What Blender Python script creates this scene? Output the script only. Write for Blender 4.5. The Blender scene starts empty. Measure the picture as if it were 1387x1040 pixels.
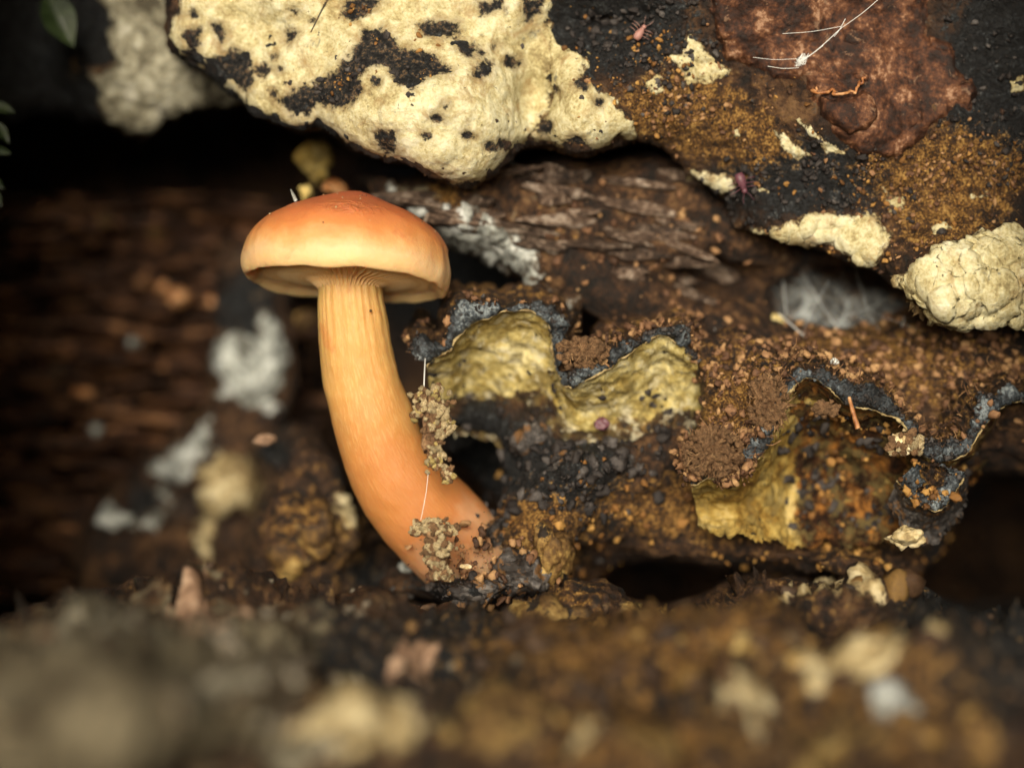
# Macro scene: small orange mushroom on a rotting log.  1 Blender unit = 1 cm.
import bpy, bmesh, math, random
import numpy as np
from mathutils import Vector, Matrix

# ------------------------------------------------------------------ camera, world, sun, exposure
SC = bpy.context.scene
SC.unit_settings.system = 'METRIC'
SC.unit_settings.scale_length = 0.01
COL = SC.collection
CAM_D = 30.0                                   # camera distance to the focal plane y = 0
cam = bpy.data.cameras.new('camera')
cam_o = bpy.data.objects.new('camera', cam); COL.objects.link(cam_o)
cam_o.location = (0, -CAM_D, 0); cam_o.rotation_euler = (math.radians(90), 0, 0)
cam.sensor_width = 36.0; cam.lens = 36.0 * CAM_D / 13.87
cam.clip_start = 0.1; cam.clip_end = 4000
cam.dof.use_dof = True; cam.dof.focus_distance = CAM_D - 0.55
cam.dof.aperture_fstop = cam.lens * 1e-3 / (2 * 0.52)
cam.dof.aperture_blades = 0
SC.camera = cam_o

SUN_EL, SUN_AZ = 11.0, 5.0                    # degrees; azimuth measured to the left of the camera's back
w = bpy.data.worlds.new('World'); SC.world = w; w.use_nodes = True
nt = w.node_tree; nt.nodes.clear()
sky = nt.nodes.new('ShaderNodeTexSky'); sky.sky_type = 'NISHITA'; sky.sun_disc = False
sky.sun_elevation = math.radians(SUN_EL); sky.sun_rotation = math.radians(180 + SUN_AZ)
sky.air_density = 1.0; sky.dust_density = 6.0; sky.ozone_density = 0.6
bg = nt.nodes.new('ShaderNodeBackground'); bg.inputs[1].default_value = 0.05
out = nt.nodes.new('ShaderNodeOutputWorld')
nt.links.new(sky.outputs[0], bg.inputs[0]); nt.links.new(bg.outputs[0], out.inputs[0])

sl = bpy.data.lights.new('sun', 'SUN'); sl.energy = 3.3; sl.angle = math.radians(28); sl.color = (1.0, 0.92, 0.79)
so = bpy.data.objects.new('sun', sl); COL.objects.link(so)
el, az = math.radians(SUN_EL), math.radians(SUN_AZ)
sdir = Vector((-math.sin(az) * math.cos(el), -math.cos(az) * math.cos(el), math.sin(el)))   # towards the sun
so.location = sdir * 60
so.rotation_euler = (-sdir).to_track_quat('-Z', 'Y').to_euler()

SC.view_settings.view_transform = 'Standard'; SC.view_settings.look = 'None'
SC.view_settings.exposure = 0.68; SC.view_settings.gamma = 1.0
SC.view_settings.use_curve_mapping = False
SC.render.engine = 'CYCLES'
SC.cycles.use_denoising = True
SC.cycles.max_bounces = 8; SC.cycles.diffuse_bounces = 3; SC.cycles.glossy_bounces = 2
SC.cycles.transmission_bounces = 4; SC.cycles.transparent_max_bounces = 8

# ------------------------------------------------------------------ numeric helpers
RNG = np.random.default_rng(7); random.seed(7)
_p = np.random.default_rng(3).permutation(256); PERM = np.concatenate([_p, _p, _p])
_g = np.random.default_rng(4).normal(size=(256, 3)); GR = _g / np.linalg.norm(_g, axis=1)[:, None]

def perlin(P):
    i = np.floor(P).astype(np.int64); f = P - i; i &= 255
    u = f * f * f * (f * (f * 6 - 15) + 10)
    def g(dx, dy, dz):
        h = PERM[PERM[PERM[(i[:, 0] + dx) & 255] + ((i[:, 1] + dy) & 255)] + ((i[:, 2] + dz) & 255)]
        G = GR[h]
        return G[:, 0] * (f[:, 0] - dx) + G[:, 1] * (f[:, 1] - dy) + G[:, 2] * (f[:, 2] - dz)
    L = lambda a, b, t: a + t * (b - a)
    x00 = L(g(0, 0, 0), g(1, 0, 0), u[:, 0]); x10 = L(g(0, 1, 0), g(1, 1, 0), u[:, 0])
    x01 = L(g(0, 0, 1), g(1, 0, 1), u[:, 0]); x11 = L(g(0, 1, 1), g(1, 1, 1), u[:, 0])
    return L(L(x00, x10, u[:, 1]), L(x01, x11, u[:, 1]), u[:, 2]) * 1.6

def fbm(P, freq=1.0, octv=4, seed=0.0, gain=0.5, ridge=False):
    P = np.asarray(P, float).reshape(-1, 3) * freq + np.array([seed * 17.3, seed * 9.1, seed * 5.7])
    r = np.zeros(len(P)); a = 1.0; tot = 0
    for o in range(octv):
        n = perlin(P)
        if ridge: n = 1 - 2 * np.abs(n)
        r += a * n; tot += a; a *= gain; P = P * 2.03 + 11.7
    return r / tot

def sstep(a, b, x):
    t = np.clip((x - a) / (b - a), 0, 1); return t * t * (3 - 2 * t)

def PXa(px, py, y):
    """image-plane pixel (1387 wide frame) and depth y -> world point(s)"""
    s = (CAM_D + y) / CAM_D
    return np.stack([(px - 693.5) / 100 * s, y + 0 * px, (520 - py) / 100 * s], -1)
def PX(px, py, y):
    s = (CAM_D + y) / CAM_D
    return Vector(((px - 693.5) / 100 * s, y, (520 - py) / 100 * s))
def SCL(y): return (CAM_D + y) / CAM_D / 100

def sdf(poly, X, Y):
    """signed distance (px), positive inside"""
    poly = np.asarray(poly, float); n = len(poly)
    d = np.full(X.shape, 1e9); ins = np.zeros(X.shape, bool)
    for k in range(n):
        a = poly[k]; b = poly[(k + 1) % n]; e = b - a
        wx = X - a[0]; wy = Y - a[1]
        t = np.clip((wx * e[0] + wy * e[1]) / (e @ e + 1e-9), 0, 1)
        d = np.minimum(d, (wx - t * e[0]) ** 2 + (wy - t * e[1]) ** 2)
        c = ((a[1] > Y) != (b[1] > Y)) & (X < (b[0] - a[0]) * (Y - a[1]) / (b[1] - a[1] + 1e-12) + a[0])
        ins ^= c
    d = np.sqrt(d)
    return np.where(ins, d, -d)

def blur2(A, k):
    for ax in (0, 1):
        for _ in range(2):
            pad = [(0, 0), (0, 0)]; pad[ax] = (k, k)
            B = np.cumsum(np.pad(A, pad, mode='edge'), axis=ax)
            n = A.shape[ax]
            z = np.zeros_like(np.take(B, [0], axis=ax)); B = np.concatenate([z, B], axis=ax)
            A = (np.take(B, range(2 * k + 1, 2 * k + 1 + n), axis=ax) - np.take(B, range(0, n), axis=ax)) / (2 * k + 1)
    return A

def catmull(pts, n):
    P = np.asarray(pts, float); m = len(P)
    Q = np.vstack([2 * P[0] - P[1], P, 2 * P[-1] - P[-2]])
    t = np.linspace(0, m - 1 - 1e-9, n); i = t.astype(int); f = (t - i)[:, None]
    a, b, c, d = Q[i], Q[i + 1], Q[i + 2], Q[i + 3]
    return 0.5 * (2 * b + (c - a) * f + (2 * a - 5 * b + 4 * c - d) * f ** 2 + (3 * b - a - 3 * c + d) * f ** 3)

# ------------------------------------------------------------------ mesh helpers
def fast_mesh(name, V, F, smooth=True):
    """V (n,3), F (m,3|4) -> mesh"""
    me = bpy.data.meshes.new(name)
    V = np.ascontiguousarray(V, np.float32); F = np.ascontiguousarray(F, np.int32)
    me.vertices.add(len(V)); me.vertices.foreach_set('co', V.ravel())
    k = F.shape[1]
    me.loops.add(F.size); me.loops.foreach_set('vertex_index', F.ravel())
    me.polygons.add(len(F)); me.polygons.foreach_set('loop_start', np.arange(0, F.size, k, dtype=np.int32))
    me.polygons.foreach_set('loop_total', np.full(len(F), k, np.int32))
    me.update(calc_edges=True); me.validate()
    me.polygons.foreach_set('use_smooth', np.full(len(me.polygons), smooth, bool))
    return me

def add_attr(me, name, arr):
    arr = np.asarray(arr, np.float32)
    if arr.ndim == 1:
        a = me.attributes.new(name, 'FLOAT', 'POINT'); a.data.foreach_set('value', arr)
    else:
        a = me.attributes.new(name, 'FLOAT_VECTOR', 'POINT'); a.data.foreach_set('vector', arr.ravel())

def link(name, me, mat=None, parent=None, label=None, cat=None, group=None, kind=None, loc=None):
    o = bpy.data.objects.new(name, me); COL.objects.link(o)
    if mat is not None and me is not None and not me.materials: me.materials.append(mat)
    if mat is not None and me is not None and mat.name in ('white_mould', 'pale_chunk', 'ochre_chunk', 'grey_crust', 'shaded_crust') and 'crust' not in me.attributes:
        add_attr(me, 'crust', np.tile(np.array([-3.0, 1.0, 0.0]), (len(me.vertices), 1)))
    if parent is not None: o.parent = parent
    if label: o['label'] = label
    if cat: o['category'] = cat
    if group: o['group'] = group
    if kind: o['kind'] = kind
    if loc is not None: o.location = loc
    return o

def grid_faces(keep):
    """keep: bool (ny-1, nx-1) quads; vertex index = j*nx+i"""
    ny, nx = keep.shape[0] + 1, keep.shape[1] + 1
    j, i = np.nonzero(keep)
    a = j * nx + i
    return np.stack([a, a + nx, a + nx + 1, a + 1], -1)

def compact(V, F, *attrs):
    used = np.unique(F); m = np.full(len(V), -1); m[used] = np.arange(len(used))
    return (V[used], m[F]) + tuple(a[used] for a in attrs)

def grid_normals(P):
    du = np.gradient(P, axis=1); dv = np.gradient(P, axis=0)
    n = np.cross(du, dv); n /= np.linalg.norm(n, axis=2)[..., None] + 1e-9
    return n

_ico = {}
def ico(sub):
    if sub not in _ico:
        bm = bmesh.new(); bmesh.ops.create_icosphere(bm, subdivisions=sub, radius=1)
        V = np.array([v.co for v in bm.verts]); F = np.array([[v.index for v in f.verts] for f in bm.faces]); bm.free()
        _ico[sub] = (V, F)
    return _ico[sub]

def tube(path, radii, sides=6, jitter=0.0):
    """swept tube V,F along path (n,3)"""
    path = np.asarray(path, float); n = len(path); radii = np.broadcast_to(radii, (n,))
    T = np.gradient(path, axis=0); T /= np.linalg.norm(T, axis=1)[:, None] + 1e-9
    up = np.array([0, 1, 0.0]) if abs(T[0][1]) < 0.9 else np.array([1.0, 0, 0])
    V = []
    N = np.cross(T[0], up); N /= np.linalg.norm(N)
    for k in range(n):
        N = N - T[k] * (N @ T[k]); N /= np.linalg.norm(N) + 1e-9
        B = np.cross(T[k], N)
        for s in range(sides):
            a = 2 * math.pi * s / sides
            V.append(path[k] + radii[k] * (1 + jitter * (random.random() - .5)) * (math.cos(a) * N + math.sin(a) * B))
    F = []
    for k in range(n - 1):
        for s in range(sides):
            s2 = (s + 1) % sides
            F.append([k * sides + s, k * sides + s2, (k + 1) * sides + s2, (k + 1) * sides + s])
    return np.array(V), np.array(F)

def join(parts):
    V = []; F = []; o = 0
    for v, f in parts:
        V.append(v); F.append(f + o); o += len(v)
    return np.vstack(V), np.vstack(F)

# ------------------------------------------------------------------ materials
class NT:
    def __init__(s, name, sss=0):
        s.m = bpy.data.materials.new(name); s.m.use_nodes = True
        s.t = s.m.node_tree; s.b = s.t.nodes['Principled BSDF']
        tc = s.t.nodes.new('ShaderNodeTexCoord'); s.co = tc.outputs['Object']
        s.t.links.new
    def n(s, typ, **kw):
        nd = s.t.nodes.new(typ)
        for k, v in kw.items(): setattr(nd, k, v)
        return nd
    def l(s, a, b): s.t.links.new(a, b)
    def vary(s):
        oi = s.n('ShaderNodeObjectInfo'); mx = s.n('ShaderNodeVectorMath', operation='SCALE')
        cb = s.n('ShaderNodeCombineXYZ')
        for k in range(3): s.l(oi.outputs['Random'], cb.inputs[k])
        s.l(cb.outputs[0], mx.inputs[0]); mx.inputs['Scale'].default_value = 37.0
        ad = s.n('ShaderNodeVectorMath', operation='ADD'); s.l(s.co, ad.inputs[0]); s.l(mx.outputs[0], ad.inputs[1])
        s.co = ad.outputs[0]
    def noise(s, scale, detail=6, rough=0.6, dist=0.0, co=None):
        nd = s.n('ShaderNodeTexNoise'); s.l(co or s.co, nd.inputs['Vector'])
        nd.inputs['Scale'].default_value = scale; nd.inputs['Detail'].default_value = detail
        nd.inputs['Roughness'].default_value = rough; nd.inputs['Distortion'].default_value = dist
        return nd.outputs['Fac']
    def voro(s, scale, feature='F1', co=None):
        nd = s.n('ShaderNodeTexVoronoi', feature=feature); s.l(co or s.co, nd.inputs['Vector'])
        nd.inputs['Scale'].default_value = scale
        return nd.outputs['Distance']
    def ramp(s, fac, stops, interp='LINEAR'):
        nd = s.n('ShaderNodeValToRGB'); cr = nd.color_ramp; cr.interpolation = interp
        while len(cr.elements) < len(stops): cr.elements.new(0.5)
        for e, (p, c) in zip(cr.elements, stops):
            e.position = p; e.color = (*c, 1) if not np.isscalar(c) else (c, c, c, 1)
        s.l(fac, nd.inputs[0]); return nd.outputs[0]
    def mix(s, fac, a, b, mode='MIX'):
        nd = s.n('ShaderNodeMix', data_type='RGBA', blend_type=mode)
        for k, v in ((0, fac), (6, a), (7, b)):
            if hasattr(v, 'links'): s.l(v, nd.inputs[k])
            elif np.isscalar(v): nd.inputs[k].default_value = v
            else: nd.inputs[k].default_value = (*v, 1)
        return nd.outputs[2]
    def math(s, op, a, b=0.0, c=0.0):
        nd = s.n('ShaderNodeMath', operation=op)
        for k, v in ((0, a), (1, b), (2, c)):
            if hasattr(v, 'links'): s.l(v, nd.inputs[k])
            else: nd.inputs[k].default_value = v
        return nd.outputs[0]
    def attr(s, name, out='Fac'):
        nd = s.n('ShaderNodeAttribute', attribute_name=name); return nd.outputs[out]
    def sep(s, vec):
        nd = s.n('ShaderNodeSeparateXYZ'); s.l(vec, nd.inputs[0]); return nd.outputs
    def maprange(s, v, a, b, c=0.0, d=1.0):
        nd = s.n('ShaderNodeMapRange', interpolation_type='SMOOTHSTEP')
        s.l(v, nd.inputs[0])
        for k, x in zip((1, 2, 3, 4), (a, b, c, d)): nd.inputs[k].default_value = x
        return nd.outputs[0]
    def bump(s, h, strength=0.5, dist=0.03, prev=None):
        nd = s.n('ShaderNodeBump'); nd.inputs['Strength'].default_value = strength
        nd.inputs['Distance'].default_value = dist; s.l(h, nd.inputs['Height'])
        if prev is not None: s.l(prev, nd.inputs['Normal'])
        return nd.outputs[0]
    def done(s, color, normal=None, rough=0.7, spec=0.4, sss=0.0, sss_r=(0.3, 0.12, 0.05)):
        i = s.b.inputs
        if hasattr(color, 'links'): s.l(color, i['Base Color'])
        else: i['Base Color'].default_value = (*color, 1)
        if hasattr(rough, 'links'): s.l(rough, i['Roughness'])
        else: i['Roughness'].default_value = rough
        i['Specular IOR Level'].default_value = spec
        if normal is not None: s.l(normal, i['Normal'])
        if sss:
            i['Subsurface Weight'].default_value = sss; i['Subsurface Radius'].default_value = sss_r
            i['Subsurface Scale'].default_value = 1.0
        return s.m

def crust_mat(name, stops, scale=1.2, fine=14, bump=0.6, bdist=0.04, rough=0.75, spec=0.3, speck=None, speck_at=0.66,
              voro=0.0, vscale=9, sss=0.0, vary=False, spscale=6.0, margin=None):
    m = NT(name)
    if vary: m.vary()
    a = m.noise(scale, 7, 0.62, 0.3); b = m.noise(fine, 6, 0.65)
    f = m.math('MULTIPLY_ADD', b, 0.45, m.math('MULTIPLY', a, 0.75))
    f = m.maprange(f, 0.45, 0.76)
    c = m.ramp(f, stops)
    if vary:
        oi = m.n('ShaderNodeObjectInfo'); c = m.mix(1.0, c, m.ramp(oi.outputs['Random'], [(0, 0.65), (1, 1.2)]), 'MULTIPLY')
    if speck is not None:
        s = m.maprange(m.noise(spscale, 8, 0.7, 0.5), speck_at, speck_at + 0.05)
        c = m.mix(s, c, speck)
    if margin:
        cr = m.sep(m.attr('crust', 'Vector')); e1 = m.noise(3.0, 8, 0.72, 0.4)
        mg = m.maprange(m.math('ADD', cr[1], m.math('MULTIPLY_ADD', e1, 3.0, -1.5)), 0.15, 0.75)
        c = m.mix(mg, m.mix(m.maprange(m.noise(6, 7, 0.7), 0.4, 0.62), *margin), c)
    h = m.noise(fine * 1.1, 8, 0.7)
    if voro:
        v = m.voro(vscale)
        h = m.math('MULTIPLY_ADD', v, -voro, h)
    n = m.bump(h, bump, bdist)
    n = m.bump(m.noise(fine * 4, 4, 0.6), bump * 0.6, bdist * 0.4, n)
    r = m.maprange(b, 0.3, 0.75, max(0.2, rough - 0.18), min(1, rough + 0.15))
    return m.done(c, n, r, spec, sss, (0.15, 0.1, 0.05))

M = {}
# bark of the log: brown / rust-ochre / blue-black char (also paints shade in cavities) / pale mould, laid by the vertex attribute 'mask'
def bark_mat():
    m = NT('bark')
    mk = m.sep(m.attr('mask', 'Vector'))
    n1 = m.noise(1.5, 7, 0.65, 0.4); n2 = m.noise(7, 7, 0.68, 0.3); n3 = m.noise(30, 5, 0.65)
    f = m.math('MULTIPLY_ADD', n2, 0.55, m.math('MULTIPLY', n1, 0.5))
    brown = m.ramp(m.maprange(f, 0.40, 0.66), [(0, (0.010, 0.007, 0.005)), (0.35, (0.036, 0.017, 0.008)), (0.65, (0.095, 0.045, 0.018)), (1, (0.22, 0.12, 0.05))])
    rust = m.ramp(m.maprange(m.math('MULTIPLY_ADD', n3, 0.6, m.math('MULTIPLY', n2, 0.5)), 0.43, 0.70),
                  [(0, (0.022, 0.010, 0.004)), (0.4, (0.12, 0.055, 0.012)), (0.7, (0.30, 0.15, 0.032)), (1, (0.50, 0.31, 0.09))])
    char = m.ramp(m.maprange(m.math('MULTIPLY_ADD', n3, 0.5, m.math('MULTIPLY', n2, 0.5)), 0.42, 0.66),
                  [(0, (0.004, 0.004, 0.004)), (0.5, (0.014, 0.015, 0.016)), (0.8, (0.045, 0.052, 0.056)), (1, (0.13, 0.14, 0.14))])
    pale = m.ramp(m.maprange(f, 0.38, 0.66), [(0, (0.055, 0.038, 0.021)), (0.5, (0.16, 0.13, 0.074)), (1, (0.32, 0.275, 0.175))])
    def w(k, na, lo, hi):
        return m.maprange(m.math('ADD', mk[k], m.math('MULTIPLY_ADD', na, 1.3, -0.65)), lo, hi)
    c = m.mix(w(1, n2, 0.4, 0.6), brown, char)
    c = m.mix(w(0, n2, 0.4, 0.62), c, rust)
    c = m.mix(w(2, n1, 0.44, 0.58), c, pale)
    n = m.bump(n2, 0.9, 0.13); n = m.bump(m.noise(20, 8, 0.72), 1.0, 0.06, n); n = m.bump(m.noise(85, 3, 0.6), 0.5, 0.012, n)
    r = m.maprange(n3, 0.35, 0.7, 0.42, 0.85)
    return m.done(c, n, r, 0.45)
M['bark'] = bark_mat()
def cream_mat():
    m = NT('cream_crust')
    a = m.noise(1.1, 7, 0.62, 0.4); b = m.noise(7, 7, 0.66, 0.3); d = m.noise(26, 6, 0.68)
    f = m.math('MULTIPLY_ADD', d, 0.35, m.math('MULTIPLY_ADD', b, 0.45, m.math('MULTIPLY', a, 0.5)))
    c = m.ramp(m.maprange(f, 0.47, 0.82), [(0, (0.24, 0.19, 0.09)), (0.2, (0.44, 0.37, 0.18)), (0.45, (0.59, 0.53, 0.30)), (0.75, (0.69, 0.65, 0.42)), (1, (0.77, 0.745, 0.55))])
    c = m.mix(m.math('MULTIPLY', m.maprange(m.noise(2.3, 8, 0.72, 0.8), 0.50, 0.66), 0.75), c, (0.34, 0.23, 0.10))
    c = m.mix(m.math('MULTIPLY', m.maprange(m.noise(3.1, 8, 0.72, 0.5), 0.60, 0.68), 0.75), c, (0.17, 0.17, 0.13))
    c = m.mix(m.maprange(m.noise(7.5, 8, 0.72, 0.4), 0.635, 0.67), c, (0.022, 0.018, 0.014))
    cr = m.sep(m.attr('crust', 'Vector')); e1 = m.noise(9, 8, 0.72, 0.3)
    dk = m.ramp(m.maprange(m.noise(14, 7, 0.7), 0.38, 0.68), [(0, (0.006, 0.006, 0.006)), (0.45, (0.02, 0.02, 0.02)), (0.7, (0.06, 0.045, 0.03)), (0.85, (0.13, 0.07, 0.025)), (1, (0.10, 0.11, 0.11))])
    hm = m.maprange(m.math('ADD', cr[0], m.math('MULTIPLY_ADD', e1, 3.4, -1.7)), -0.25, 0.35)
    hl = m.maprange(m.math('ADD', cr[0], m.math('MULTIPLY_ADD', m.noise(4, 7, 0.7, 0.3), 3.6, -1.8)), -1.4, 0.2); c = m.mix(m.math('MULTIPLY', hl, 0.6), c, (0.22, 0.15, 0.07))
    c = m.mix(hm, c, dk)
    mg = m.maprange(m.math('ADD', cr[1], m.math('MULTIPLY_ADD', e1, 1.5, -0.75)), 0.02, 0.30)
    c = m.mix(mg, m.mix(m.maprange(e1, 0.4, 0.6), (0.05, 0.032, 0.016), (0.24, 0.16, 0.07)), c)
    n = m.bump(b, 0.55, 0.07); n = m.bump(m.noise(17, 8, 0.72), 0.75, 0.035, n); n = m.bump(m.noise(60, 4, 0.6), 0.5, 0.012, n)
    return m.done(c, n, 0.82, 0.2)
M['cream'] = cream_mat()
M['grey_crust'] = crust_mat('grey_crust', [(0, (0.07, 0.06, 0.04)), (0.4, (0.28, 0.26, 0.18)), (0.75, (0.46, 0.44, 0.33)), (1, (0.6, 0.58, 0.48))],
                            1.4, 8, 0.7, 0.05, 0.85, 0.2, (0.012, 0.009, 0.006), 0.60, 0.5, 8, spscale=2.2, margin=((0.03, 0.017, 0.01), (0.10, 0.06, 0.03)))
M['shaded_crust'] = crust_mat('shaded_crust', [(0, (0.04, 0.033, 0.022)), (0.5, (0.14, 0.125, 0.085)), (1, (0.34, 0.31, 0.23))], 1.4, 8, 0.7, 0.05, 0.85, 0.2, (0.03, 0.02, 0.012), 0.60, 0.4, 8, spscale=2.2, margin=((0.03, 0.017, 0.01), (0.10, 0.06, 0.03)))  # grey crust darkened: shade of the lower left corner painted into the colour
M['red_crust'] = crust_mat('red_crust', [(0, (0.012, 0.006, 0.004)), (0.35, (0.042, 0.016, 0.008)), (0.65, (0.090, 0.035, 0.016)), (0.88, (0.17, 0.075, 0.035)), (1, (0.34, 0.20, 0.12))],
                           2.8, 14, 0.8, 0.035, 0.62, 0.3, (0.17, 0.10, 0.06), 0.60, 0.0, 8, spscale=4)
M['red_edge'] = crust_mat('red_edge', [(0, (0.16, 0.05, 0.015)), (0.5, (0.36, 0.15, 0.05)), (1, (0.58, 0.34, 0.16))], 2.5, 14, 0.5, 0.02, 0.55, 0.4)
M['mould'] = crust_mat('white_mould', [(0, (0.10, 0.10, 0.085)), (0.35, (0.32, 0.34, 0.31)), (0.7, (0.55, 0.58, 0.54)), (1, (0.72, 0.75, 0.72))],
                       2.0, 9, 0.7, 0.05, 0.9, 0.2, (0.06, 0.04, 0.03), 0.60, 0.5, 9, vary=True, margin=((0.03, 0.017, 0.01), (0.10, 0.06, 0.03)))
def stain_shade_mat(name, stops, dark, seed):  # attribute mixes in darker tones: stains, and painted shade in the right hollow
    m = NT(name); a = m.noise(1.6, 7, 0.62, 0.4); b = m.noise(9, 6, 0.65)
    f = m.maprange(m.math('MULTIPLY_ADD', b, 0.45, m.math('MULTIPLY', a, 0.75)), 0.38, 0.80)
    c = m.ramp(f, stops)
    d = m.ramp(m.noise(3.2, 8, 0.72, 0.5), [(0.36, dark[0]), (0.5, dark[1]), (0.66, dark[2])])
    st = m.math('ADD', m.attr('stain_shade'), m.math('MULTIPLY_ADD', m.noise(2.2, 7, 0.68, 0.6), 1.6, -0.8))
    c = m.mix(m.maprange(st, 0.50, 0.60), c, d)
    c = m.mix(m.maprange(m.noise(5, 8, 0.72, 0.4), 0.60, 0.645), c, (0.03, 0.026, 0.018))
    c = m.mix(m.math('MULTIPLY', m.maprange(m.noise(3.4, 8, 0.72, 0.6), 0.47, 0.60), 0.7), c, (0.17, 0.13, 0.05))
    c = m.mix(m.math('MULTIPLY', m.maprange(m.noise(4.4, 8, 0.7, 0.3), 0.52, 0.64), 0.7 if seed == 0 else 0.0), c, (0.70, 0.65, 0.45))
    n = m.bump(m.noise(4, 6, 0.65), 0.45, 0.06); n = m.bump(m.noise(15, 8, 0.72), 0.8, 0.035, n); n = m.bump(m.noise(60, 4, 0.6), 0.6, 0.015, n)
    return m.done(c, n, m.maprange(b, 0.3, 0.75, 0.7, 0.95), 0.15)
M['yellow'] = stain_shade_mat('yellow_hymenium', [(0, (0.14, 0.09, 0.02)), (0.25, (0.36, 0.26, 0.07)), (0.6, (0.60, 0.49, 0.18)), (1, (0.78, 0.70, 0.38))], ((0.012, 0.009, 0.007), (0.05, 0.03, 0.016), (0.22, 0.12, 0.03)), 0)
M['ochre_dark'] = stain_shade_mat('ochre_dark', [(0, (0.10, 0.05, 0.012)), (0.3, (0.28, 0.17, 0.035)), (0.65, (0.50, 0.36, 0.10)), (1, (0.66, 0.52, 0.22))], ((0.006, 0.004, 0.003), (0.045, 0.018, 0.007), (0.40, 0.17, 0.035)), 1)
M['rim'] = crust_mat('black_rim', [(0, (0.006, 0.007, 0.008)), (0.4, (0.026, 0.032, 0.037)), (0.7, (0.075, 0.092, 0.105)), (1, (0.24, 0.28, 0.29))],
                     3.0, 24, 0.9, 0.03, 0.5, 0.5, (0.22, 0.10, 0.03), 0.66, 0.5, 22, spscale=9)
M['margin'] = crust_mat('pale_margin', [(0, (0.12, 0.08, 0.03)), (1, (0.48, 0.38, 0.19))], 4, 20, 0.6, 0.02, 0.8)
M['soil'] = None
def soil_mat(name, stops):
    m = NT(name)
    r = m.attr('rnd'); n = m.noise(20, 5, 0.6)
    f = m.math('MULTIPLY_ADD', n, 0.5, m.math('MULTIPLY_ADD', r, 0.8, -0.2))
    c = m.ramp(f, stops)
    return m.done(c, m.bump(m.noise(45, 5, 0.7), 0.8, 0.02), m.maprange(n, 0.3, 0.7, 0.45, 0.8), 0.4)
M['soil'] = soil_mat('brown_soil', [(0, (0.03, 0.015, 0.008)), (0.3, (0.11, 0.052, 0.025)), (0.6, (0.25, 0.13, 0.06)), (0.85, (0.42, 0.25, 0.11)), (1, (0.58, 0.42, 0.22))])
M['granule'] = soil_mat('orange_granules', [(0, (0.07, 0.03, 0.008)), (0.45, (0.24, 0.11, 0.025)), (0.85, (0.46, 0.26, 0.07)), (1, (0.60, 0.46, 0.2))])
M['dark_soil'] = soil_mat('dark_soil', [(0, (0.010, 0.008, 0.008)), (0.45, (0.026, 0.021, 0.019)), (0.8, (0.062, 0.054, 0.050)), (1, (0.15, 0.14, 0.13))])
M['rot_dark'] = soil_mat('rot_dark', [(0, (0.012, 0.007, 0.004)), (0.5, (0.04, 0.023, 0.013)), (0.8, (0.085, 0.05, 0.027)), (1, (0.17, 0.10, 0.05))])
M['rot_ochre'] = soil_mat('rot_ochre', [(0, (0.02, 0.010, 0.005)), (0.4, (0.07, 0.034, 0.012)), (0.75, (0.20, 0.115, 0.03)), (1, (0.42, 0.30, 0.11))])
M['rot_pale'] = soil_mat('rot_pale', [(0, (0.04, 0.03, 0.02)), (0.5, (0.14, 0.115, 0.08)), (1, (0.36, 0.33, 0.26))])
M['crumb_tan'] = crust_mat('tan_crumb', [(0, (0.26, 0.17, 0.07)), (0.35, (0.55, 0.41, 0.20)), (0.7, (0.76, 0.62, 0.36)), (1, (0.86, 0.78, 0.55))], 4, 22, 0.9, 0.03, 0.75, 0.3, vary=True)
M['crumb_brown'] = crust_mat('brown_crumb', [(0, (0.07, 0.034, 0.016)), (0.5, (0.24, 0.13, 0.062)), (1, (0.46, 0.29, 0.14))], 4, 22, 0.9, 0.03, 0.75, 0.3, vary=True)
M['crumb_yellow'] = crust_mat('yellow_crumb', [(0, (0.30, 0.20, 0.05)), (0.5, (0.55, 0.42, 0.14)), (1, (0.74, 0.62, 0.30))], 4, 22, 0.8, 0.03, 0.7, 0.3, vary=True)
M['wood'] = crust_mat('wet_wood', [(0, (0.010, 0.006, 0.004)), (0.35, (0.048, 0.021, 0.012)), (0.7, (0.13, 0.058, 0.028)), (1, (0.36, 0.18, 0.075))],
                      2.4, 8, 0.8, 0.06, 0.55, 0.45, vary=True)
M['grey_wood'] = crust_mat('grey_wood', [(0, (0.02, 0.012, 0.008)), (0.4, (0.075, 0.045, 0.028)), (0.75, (0.17, 0.12, 0.085)), (1, (0.34, 0.28, 0.22))], 2.4, 9, 0.8, 0.05, 0.65, 0.35, vary=True)
M['pale_chunk'] = crust_mat('pale_chunk', [(0, (0.16, 0.11, 0.05)), (0.4, (0.40, 0.31, 0.15)), (1, (0.66, 0.57, 0.35))], 1.5, 7, 0.7, 0.05, 0.8, 0.25, (0.05, 0.03, 0.015), 0.60, vary=True, spscale=3, margin=((0.03, 0.017, 0.01), (0.10, 0.06, 0.03)))
M['ochre_chunk'] = crust_mat('ochre_chunk', [(0, (0.035, 0.018, 0.006)), (0.4, (0.13, 0.07, 0.02)), (0.75, (0.30, 0.19, 0.055)), (1, (0.46, 0.33, 0.12))], 1.5, 7, 0.8, 0.06, 0.7, 0.35, (0.016, 0.010, 0.006), 0.55, vary=True, spscale=3, margin=((0.03, 0.017, 0.01), (0.10, 0.06, 0.03)))
M['dark_lump'] = crust_mat('dark_lump', [(0, (0.010, 0.008, 0.007)), (0.45, (0.03, 0.025, 0.022)), (0.75, (0.075, 0.068, 0.064)), (1, (0.20, 0.18, 0.16))], 1.8, 9, 0.9, 0.06, 0.5, 0.5, (0.15, 0.075, 0.025), 0.54, 0.4, 10, vary=True, spscale=4)
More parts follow.
